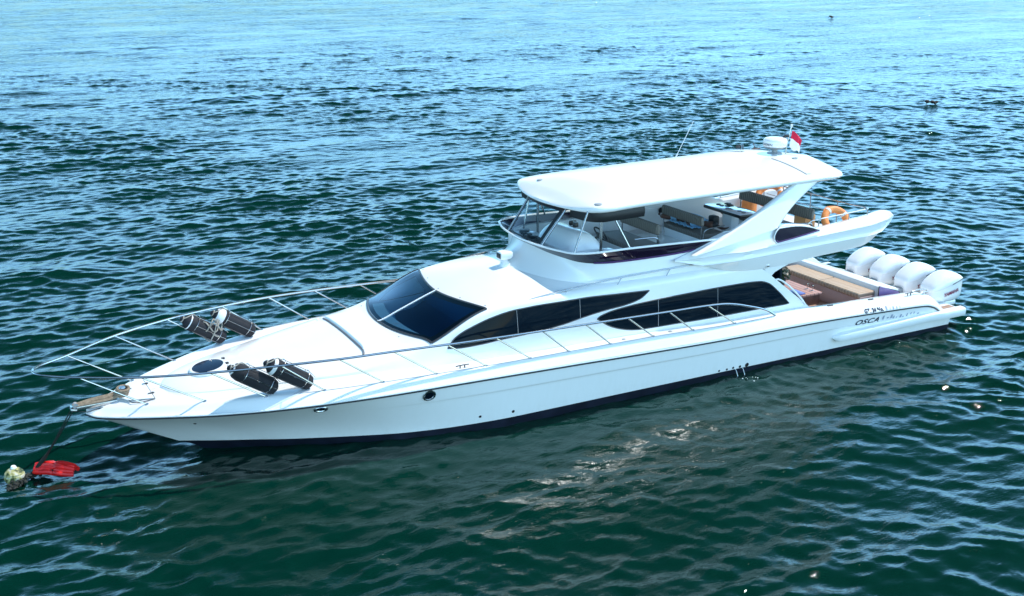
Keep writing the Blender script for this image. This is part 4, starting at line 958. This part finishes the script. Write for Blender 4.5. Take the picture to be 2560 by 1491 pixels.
# things on the flybridge table
bm = bmesh.new(); rnd = random.Random(9)
for k in range(6): box(bm, (5.89+rnd.uniform(-.04, .04), .04+rnd.uniform(-.08, .06), 3.03+.012*k), (.10, .11, .03), .01, rot=Matrix.Rotation(rnd.uniform(0, 3), 3, 'Z'))
tag(part('folded_cloth', bm, M['black']), 'crumpled black cloth lying on the pale blue flybridge table', 'cloth')
# cockpit table
ct = thing('cockpit_table', 'reddish wooden table with dark sides standing in the aft cockpit', 'table', (7.88, .1, .40))
part('table_top', boxbm((7.88, .13, .875), (.74, 1.58, .05), .012), M['teakx'], ct)
part('table_skirt', boxbm((7.88, .13, .73), (.66, 1.50, .24), .01), M['darkwood'], ct)
part('pedestal', boxbm((7.88, .13, .51), (.34, .9, .22), .02), M['darkwood'], ct)
part('edge_trim', boxbm((8.255, .13, .88), (.02, 1.58, .055), .006), M['darkwood'], ct)
bl = tag(part('blue_tray', boxbm((7.66, -.42, .915), (.26, .36, .025), .01), M['blue']), 'blue tray lying on the near corner of the cockpit table', 'tray')
for k, y in enumerate((-.30, -.46)):
    tag(part('wine_glass', merge(lathe([(.03, 0), (.006, .008), (.005, .05), (.03, .075), (.034, .11), (.030, .13)], (8.12, y+.0, .902), 14)), M['steel']), 'small shiny cup on the aft edge of the wooden cockpit table', 'cup', 'cups on the cockpit table')
def flowers(name, label, c, petal, n, rr):
    o = thing(name, label, 'flower arrangement', c); C = V(*c); rnd = random.Random(int(c[0]*100)+int(c[1]*50))
    part('pot', merge(lathe([(0, 0), (.07, 0), (.10, .13), (.105, .15), (.085, .15), (.08, .12), (0, .12)], C, 18)), M['pot'], o)
    bm = bmesh.new()
    for k in range(n):
        d = V(rnd.gauss(0, 1), rnd.gauss(0, 1), rnd.gauss(.25, .8)).normalized(); p = C+V(0, 0, .27)+d*rr*rnd.uniform(.45, 1.0); t = d.orthogonal().normalized(); t.rotate(Matrix.Rotation(rnd.uniform(0, 6.28), 3, d)); b2 = d.cross(t)
        L_, W_ = rnd.uniform(.06, .11), rnd.uniform(.018, .03)
        v4 = [bm.verts.new(p), bm.verts.new(p+t*L_*.5+b2*W_), bm.verts.new(p+t*L_+d*.02), bm.verts.new(p+t*L_*.5-b2*W_)]; bm.faces.new(v4)
    part('foliage', bm, M['leaf'], o, normals=False)
    bm = bmesh.new()
    for k in range(n//9):
        d = V(rnd.gauss(0, 1), rnd.gauss(0, 1), abs(rnd.gauss(.4, .7))).normalized(); p = C+V(0, 0, .27)+d*rr*rnd.uniform(.85, 1.1)
        for a in range(6):
            t = d.orthogonal().normalized(); t.rotate(Matrix.Rotation(a*1.047, 3, d)); b2 = d.cross(t)
            bm.faces.new([bm.verts.new(p), bm.verts.new(p+t*.022+b2*.014+d*.008), bm.verts.new(p+t*.045+d*.014), bm.verts.new(p+t*.022-b2*.014+d*.008)])
    part('blossom', bm, petal, o, normals=False)
    part('stem', tubes(*[([C+V(0, 0, .12), C+V(rr*.5*math.cos(a), rr*.5*math.sin(a), .30)], .006) for a in (0, 1.3, 2.5, 3.8, 5)]), M['leaf'], o)
flowers('flower_pot', 'leafy pot of pink flowers at the cabin end of the cockpit table', (7.62, .74, .90), M['petal_pink'], 260, .24)
flowers('flower_pot', 'low bunch of cream and brown flowers in the middle of the cockpit table', (7.80, .22, .90), M['petal_cream'], 200, .18)

# person asleep on the aft-facing flybridge bench
def skin_mesh(name, nodes, edges, m, parent, sub=2):
    me = bpy.data.meshes.new(name); me.from_pydata([n[0] for n in nodes], edges, []); v = root_loc(parent)
    o = bpy.data.objects.new(name, me); COL.objects.link(o); o.parent = parent; me.transform(Matrix.Translation(-v)); me.materials.append(m)
    o.modifiers.new('Skin', 'SKIN'); sv_ = me.skin_vertices[0].data
    for i, n in enumerate(nodes):
        r = n[1]; sv_[i].radius = (r, r) if not isinstance(r, tuple) else r
    sv_[0].use_root = True
    o.modifiers['Skin'].use_smooth_shade = True
    ss = o.modifiers.new('Sub', 'SUBSURF'); ss.levels = sub; ss.render_levels = sub
    return o
z0 = 2.755
per = thing('person', 'person in light blue clothes lying asleep on a flybridge bench, one hand open', 'person', (4.80, -.1, z0))
N_ = [((4.80, .18, z0+.11), .12), ((4.82, -.02, z0+.115), .115), ((4.84, -.24, z0+.12), .125), ((4.86, -.42, z0+.115), .12), ((4.88, -.55, z0+.11), .05), ((4.89, -.63, z0+.115), .085), ((4.90, -.72, z0+.12), .088), ((4.90, -.79, z0+.12), .06),
      ((4.74, -.43, z0+.13), .05), ((4.64, -.25, z0+.06), .042), ((4.72, -.05, z0+.13), .034), ((4.76, .02, z0+.15), .03),
      ((4.98, -.46, z0+.10), .05), ((5.10, -.62, z0+.06), .042), ((5.06, -.82, z0+.06), .033), ((5.06, -.90, z0+.07), .030),
      ((4.72, .28, z0+.13), .088), ((4.44, .42, z0+.14), .062), ((4.62, .66, z0+.08), .052), ((4.76, .86, z0+.05), .035), ((4.70, .92, z0+.05), .034),
      ((4.86, .30, z0+.09), .088), ((4.60, .50, z0+.08), .062), ((4.80, .74, z0+.06), .052), ((4.94, .92, z0+.05), .035), ((4.90, .99, z0+.05), .034)]
E_ = [(0, 1), (1, 2), (2, 3), (3, 4), (4, 5), (5, 6), (6, 7), (3, 8), (8, 9), (9, 10), (10, 11), (3, 12), (12, 13), (13, 14), (14, 15), (0, 16), (16, 17), (17, 18), (18, 19), (19, 20), (0, 21), (21, 22), (22, 23), (23, 24), (24, 25)]
hb = V(5.06, -.90, z0+.07)
for k, (dx, L_) in enumerate(((-.030, .062), (-.010, .075), (.010, .080), (.030, .070), (-.05, .045))):
    i = len(N_); a = hb+V(dx*1.1, -.03 if k < 4 else 0, .005); b = a+V(dx*.25, -L_*.55, .02); c = b+V(dx*.1, -L_*.35, .025)
    N_ += [(tuple(a), .012), (tuple(b), .010), (tuple(c), .008)]; E_ += [(15, i), (i, i+1), (i+1, i+2)]
skin_mesh('body', N_, E_, M['skin'], per)
def tag_child(n, nodes, edges, m): return skin_mesh(n, nodes, edges, m, per)
tag_child('shirt', [((4.81, .10, z0+.13), .135), ((4.82, -.08, z0+.135), .13), ((4.84, -.26, z0+.14), .14), ((4.86, -.42, z0+.13), .135), ((4.87, -.52, z0+.12), .07), ((4.74, -.43, z0+.14), .068), ((4.65, -.28, z0+.08), .062), ((4.98, -.46, z0+.11), .066), ((5.06, -.56, z0+.08), .058)], [(0, 1), (1, 2), (2, 3), (3, 4), (3, 5), (5, 6), (3, 7), (7, 8)], M['shirt'])
tag_child('shorts', [((4.80, .16, z0+.12), .132), ((4.73, .27, z0+.14), .10), ((4.56, .36, z0+.145), .082), ((4.86, .29, z0+.10), .10), ((4.70, .41, z0+.09), .082)], [(0, 1), (1, 2), (0, 3), (3, 4)], M['shirt'])
tag_child('hair', [((4.91, -.70, z0+.145), .085), ((4.92, -.77, z0+.13), .075), ((4.94, -.80, z0+.10), .05)], [(0, 1), (1, 2)], M['hair'])
bm = bmesh.new(); fc = V(4.845, -.70, z0+.15)
lathe([(0, .02), (.012, .012), (.014, 0)], fc+V(-.03, 0, 0), 10, bm, Matrix.Rotation(R(-70), 4, 'Y'))
part('face', bm, M['skin'], per)
tag(part('shoulder_bag', boxbm((5.0, -.62, z0+.20), (.16, .20, .20), .035, 3), M['vinylblack']), 'dark bag beside the head of the person on the flybridge bench', 'bag')
bm = bmesh.new(); rnd = random.Random(21)
rws = [[V(4.56+.34*i/14, .34-.80*j/24, z0+.012+.055*abs(math.sin(i*.9+j*.5)*math.cos(j*.7-i*.3))+.03*rnd.random()) for j in range(25)] for i in range(15)]
bl_ = part('blanket', grid(rws, bm), M['shirt']); tag(bl_, 'crumpled light blue blanket beneath the sleeper on the flybridge bench', 'blanket')
bl_.modifiers.new('Sub', 'SUBSURF').render_levels = 2; sd = bl_.modifiers.new('thickness', 'SOLIDIFY'); sd.thickness = .012

# ------------------------------------------------------------------ mooring gear
bm = bmesh.new(); rnd = random.Random(2)
for k in range(5):
    dy, dz = rnd.uniform(-.035, .035), rnd.uniform(-.02, .03)
    tube(bm, catmull([V(-7.80, dy*.6, 1.165), V(-7.5, dy, 1.185+dz), V(-7.2, dy*1.2, 1.205+dz), V(-7.02, dy*1.5, 1.25+dz), V(-6.93, dy*1.3-.02, 1.215)], 5), .027, 8)
for t in range(4):
    tube(bm, [V(-7.02+.012*t+.095*math.cos(a), -.02+.095*math.sin(a), 1.235+.03*t+.012*math.sin(a*1.0)) for a in np.linspace(0, 2*math.pi, 19)[:-1]], .024, 8, closed=True)
tag(part('bow_rope', bm, M['tan_rope']), 'thick tan rope wound on the windlass and led over the bow roller', 'rope')
bm = bmesh.new()
a = V(-7.84, -.03, 1.10); b = V(-8.57, .22, -.05)
def moor(off, r0, r1):
    pts = [a.lerp(b, t)+V(off*(1-t), off*(1-t), -.05*math.sin(math.pi*t)) for t in np.linspace(0, 1, 24)]
    rnd = random.Random(4); tube(bm, pts, [(r0+(r1-r0)*sm(.45, .85, t))*rnd.uniform(.85, 1.15) for t in np.linspace(0, 1, 24)], 8)
moor(-.02, .010, .042); moor(.055, .010, .030); tube(bm, [V(-7.2, -.10, 1.10), V(-7.6, -.09, 1.05), V(-7.82, -.04, 1.10)], .008, 6)
tag(part('mooring_line', bm, M['dark_rope']), 'dark double mooring line from the bow roller down to the floats', 'rope')
o = thing('pale_float', 'round pale yellow float spotted with weed beside the mooring line', 'mooring float', (-8.81, .22, 0))
part('float_body', merge(lathe([(0, -.16), (.09, -.13), (.15, -.06), (.168, 0), (.16, .05), (.15, .055), (.148, .085), (.112, .125), (.06, .152), (0, .162)], (-8.81, .22, .02), 28)), M['ball'], o)
part('eye', merge(lathe([(0, .06), (.035, .055), (.05, .025), (.04, 0)], (-8.81, .22, .165), 14)), M['foam'], o)
bm = bmesh.new(); ax = V(.55, -.39, .0); sd_ = V(.58, .81, 0).normalized()*.72
rf = thing('red_float', 'folded bright red float lashed round the middle, lying on the water', 'mooring float', (-8.17, .03, 0))
rnd = random.Random(6)
for k in range(9):
    o_ = (k-4)*.032; zz = .07+.10*math.cos((k-4)*.40)
    pts = [V(-8.46, .25, 0)+ax*t*1.02+sd_*o_*(.95+.30*math.sin(math.pi*t)**.5-.45*math.exp(-((t-.48)/.09)**2)+.12*math.sin(k*3.1+4*t))+V(0, 0, zz*(.8+.3*math.sin(math.pi*t))-.03*math.exp(-((t-.48)/.06)**2)+.012*math.sin(k*2+5*t)) for t in np.linspace(0, 1, 17)]
    tube(bm, pts, [.030+.018*math.sin(math.pi*min(max(t, .04), .96))**.4 for t in np.linspace(0, 1, 17)], 8)
part('float_body', bm, M['red'], rf)
bm = bmesh.new(); cc = V(-8.46, .25, .075)+ax*.49
for d in (-.03, .0, .03): tube(bm, [cc+ax.normalized()*d+sd_*.145*math.cos(a_)+V(0, 0, .075*math.sin(a_)) for a_ in np.linspace(0, 2*math.pi, 17)[:-1]], .010, 6, closed=True)
part('lashing', bm, M['dark_rope'], rf)
bm = bmesh.new(); rnd = random.Random(8)
for k in range(150):
    t = rnd.random(); c = V(-8.55, .22, .0).lerp(V(-8.93, -.14, 0), t)+V(rnd.gauss(0, .055), rnd.gauss(0, .055), rnd.uniform(-.03, .035)); r_ = rnd.uniform(.006, .03)
    g = bmesh.ops.create_icosphere(bm, subdivisions=2, radius=r_, matrix=Matrix.Translation(c) @ Matrix.Diagonal((rnd.uniform(.6, 1.8), rnd.uniform(.6, 1.8), .6, 1)))
tag(part('weed_clump', bm, M['weed']), 'clump of black weed and mussels floating where the mooring line enters the water', 'weed clump')
for i, (x, y, sc, lab) in enumerate(((40.2, 24.2, .62, 'dark scrap of driftwood afloat beyond the hardtop flag, nearer than the other scrap'), (88.8, 81.8, .75, 'dark speck of driftwood far out, the most distant thing on the sea'))):
    bm = bmesh.new(); rnd = random.Random(30+i)
    for k in range(9): 
        bmesh.ops.create_icosphere(bm, subdivisions=2, radius=.16*sc*rnd.uniform(.6, 1.2), matrix=Matrix.Translation((x+rnd.gauss(0, .17)*sc, y+rnd.gauss(0, .12)*sc, .07+rnd.uniform(0, .16))) @ Matrix.Diagonal((1.3, 1, .7, 1)))
    tube(bm, [V(x-.45*sc, y+.25*sc, .10), V(x, y, .2), V(x+.45*sc, y-.2*sc, .12)], .05*sc, 6)
    tag(part('driftwood', bm, M['debris']), lab, 'driftwood', 'driftwood on the open water')

# ------------------------------------------------------------------ sea: random-phase wave field on one sheet
rng = np.random.default_rng(12)
def wave_tile(n, L, lmin, lmax, lp, dirs, slope):
    k1 = 2*np.pi*np.fft.fftfreq(n, L/n); kx, ky = np.meshgrid(k1, k1, indexing='ij'); k = np.hypot(kx, ky); k[0, 0] = 1
    kp = 2*np.pi/lp; amp = k**-1.85*np.exp(-.5*(kp/k)**2)
    amp *= (k > 2*np.pi/lmax)*(k < 2*np.pi/lmin); th = np.arctan2(ky, kx); D = 0
    for d, p, wgt in dirs: D = D+wgt*np.abs(np.cos((th-d)/1.0))**p
    amp = amp*np.sqrt(D); amp[0, 0] = 0
    H = amp*(rng.normal(size=(n, n))+1j*rng.normal(size=(n, n)))
    h = np.fft.ifft2(H).real; sx_ = np.fft.ifft2(1j*kx*H).real; sy_ = np.fft.ifft2(1j*ky*H).real
    f = slope/np.sqrt((sx_**2+sy_**2).mean()); dx = np.fft.ifft2(1j*kx/k*H).real; dy = np.fft.ifft2(1j*ky/k*H).real
    return h*f, dx*f, dy*f
def sample(T, L, ang, X, Y):
    c, s = math.cos(ang), math.sin(ang); U = (c*X+s*Y)/L; W_ = (-s*X+c*Y)/L; n = T.shape[0]
    U = (U-np.floor(U))*n; W_ = (W_-np.floor(W_))*n; i = U.astype(int) % n; j = W_.astype(int) % n; fu = U-np.floor(U); fv = W_-np.floor(W_); i2 = (i+1) % n; j2 = (j+1) % n
    return T[i, j]*(1-fu)*(1-fv)+T[i2, j]*fu*(1-fv)+T[i, j2]*(1-fu)*fv+T[i2, j2]*fu*fv
d0 = R(90-6)      # main train runs along +Y, crests along X
A1 = wave_tile(1024, 61.0, .3, 14, 1.35, [(d0, 12, 1.0), (d0+R(34), 8, .35), (d0-R(28), 8, .35)], .175)
A2 = wave_tile(768, 43.0, .3, 9, 1.15, [(R(30), 12, 1.0), (R(60), 8, .45)], .18)
A3 = wave_tile(512, 17.3, .11, .75, .5, [(d0, 6, 1.0), (R(42), 5, .6)], .17)
A4 = wave_tile(512, 97.0, 2.6, 14, 4.5, [(d0, 10, 1.0), (d0+R(25), 8, .5)], .055)
def axis(a, b, step, lo, hi, g):
    c = list(np.arange(a, b+1e-6, step)); d = step
    while c[-1] < hi: d = min(d*(1+g), 60); c.append(c[-1]+d)
    d = step; l = [c[0]]
    while l[-1] > lo: d = min(d*(1+g), 60); l.append(l[-1]-d)
    return np.array(l[:0:-1]+c)
gx = axis(-22, 21, .065, -6000, 6000, .0045); gy = axis(-15, 24, .065, -300, 6000, .0045)
X, Y = np.meshgrid(gx, gy, indexing='ij'); sp_ = np.maximum(np.gradient(gx)[:, None]+0*Y, np.gradient(gy)[None, :]+0*X)
def fade(lam): return np.clip((lam/sp_-1.5)/2.5, 0, 1)
def blob(cx, cy, rx_, ry_): return np.exp(-((X-cx)/rx_)**2-((Y-cy)/ry_)**2)
gust = .85+.30*np.sin(X*.17+.9*np.sin(Y*.11))*np.sin(Y*.15+1.3*np.sin(X*.09))+.15*np.sin(X*.43+Y*.31+2*np.sin(Y*.13))
right = 1/(1+np.exp(-(X*.6-Y*.35-3)/2.5))*np.exp(-((Y-0)/45)**2)
lee = 1-.42*blob(-1, -7, 6.5, 5.5)
Z = np.zeros_like(X); DX = np.zeros_like(X); DY = np.zeros_like(X)
for (h_, a_, b_), L_, ang, wgt, f_ in ((A1, 61.0, .0, (1-.55*right)*gust*lee, fade(.95)), (A2, 43.0, .05, (.28+.8*right)*gust*lee, fade(.95)), (A4, 97.0, .0, .6+.5*gust, fade(4.0)), (A3, 17.3, .21, gust*(1.25-.25*lee), fade(.30))):
    g_ = wgt*f_; Z += sample(h_, L_, ang, X, Y)*g_; ch = .85
    DX += ch*sample(a_, L_, ang, X, Y)*g_; DY += ch*sample(b_, L_, ang, X, Y)*g_
nx, ny_ = X.shape; co = np.stack([X+DX, Y+DY, Z], -1).reshape(-1, 3).astype(np.float32)
idx = np.arange(nx*ny_).reshape(nx, ny_); quads = np.stack([idx[:-1, :-1], idx[1:, :-1], idx[1:, 1:], idx[:-1, 1:]], -1).reshape(-1, 4).astype(np.int32)
me = bpy.data.meshes.new('sea'); me.vertices.add(len(co)); me.vertices.foreach_set('co', co.ravel()); me.loops.add(quads.size); me.loops.foreach_set('vertex_index', quads.ravel())
me.polygons.add(len(quads)); me.polygons.foreach_set('loop_start', np.arange(0, quads.size, 4, dtype=np.int32)); me.polygons.foreach_set('use_smooth', np.ones(len(quads), dtype=bool)); me.update(calc_edges=True)
def sea_mat():
    m = mat('sea_water', (0.0003, 0.0190, 0.0125), 0.02, ior=1.333); t = m.node_tree; b = t.nodes['Principled BSDF']
    tc = t.nodes.new('ShaderNodeTexCoord')
    def noise(scale, detail, stretch, rot):
        mp = t.nodes.new('ShaderNodeMapping'); mp.inputs['Scale'].default_value = stretch; mp.inputs['Rotation'].default_value = (0, 0, rot)
        n = t.nodes.new('ShaderNodeTexNoise'); n.inputs['Scale'].default_value = scale; n.inputs['Detail'].default_value = detail; n.inputs['Roughness'].default_value = 0.55; n.inputs['Distortion'].default_value = 0.4
        t.links.new(tc.outputs['Object'], mp.inputs[0]); t.links.new(mp.outputs[0], n.inputs['Vector']); return n
    n1 = noise(2.2, 5, (.55, 1.35, 1), R(8)); n2 = noise(10, 4, (.7, 1.3, 1), R(-22))
    b1 = t.nodes.new('ShaderNodeBump'); b1.inputs['Strength'].default_value = 0.7; b1.inputs['Distance'].default_value = 0.04
    b2 = t.nodes.new('ShaderNodeBump'); b2.inputs['Strength'].default_value = 0.6; b2.inputs['Distance'].default_value = 0.010
    t.links.new(n1.outputs['Fac'], b1.inputs['Height']); t.links.new(n2.outputs['Fac'], b2.inputs['Height']); t.links.new(b1.outputs[0], b2.inputs['Normal']); t.links.new(b2.outputs[0], b.inputs['Normal'])
    vl = t.nodes.new('ShaderNodeVectorMath'); vl.operation = 'LENGTH'; t.links.new(tc.outputs['Object'], vl.inputs[0])
    n3 = noise(.10, 3, (.35, 1.6, 1), R(14)); sr = t.nodes.new('ShaderNodeMapRange'); sr.inputs[1].default_value = .35; sr.inputs[2].default_value = .65; sr.inputs[3].default_value = .6; sr.inputs[4].default_value = 1.7; t.links.new(n3.outputs['Fac'], sr.inputs[0])
    for bn, lo_, hi_ in ((b1, .024, .20), (b2, .007, .03)):
        mr = t.nodes.new('ShaderNodeMapRange'); mr.inputs[1].default_value = 20; mr.inputs[2].default_value = 150; mr.inputs[3].default_value = lo_; mr.inputs[4].default_value = hi_
        t.links.new(vl.outputs['Value'], mr.inputs[0]); mm = t.nodes.new('ShaderNodeMath'); mm.operation = 'MULTIPLY'; t.links.new(mr.outputs[0], mm.inputs[0]); t.links.new(sr.outputs[0], mm.inputs[1]); t.links.new(mm.outputs[0], bn.inputs['Distance'])
    return m
sea = link('water', me, sea_mat(), smooth=False); sea['kind'] = 'structure'
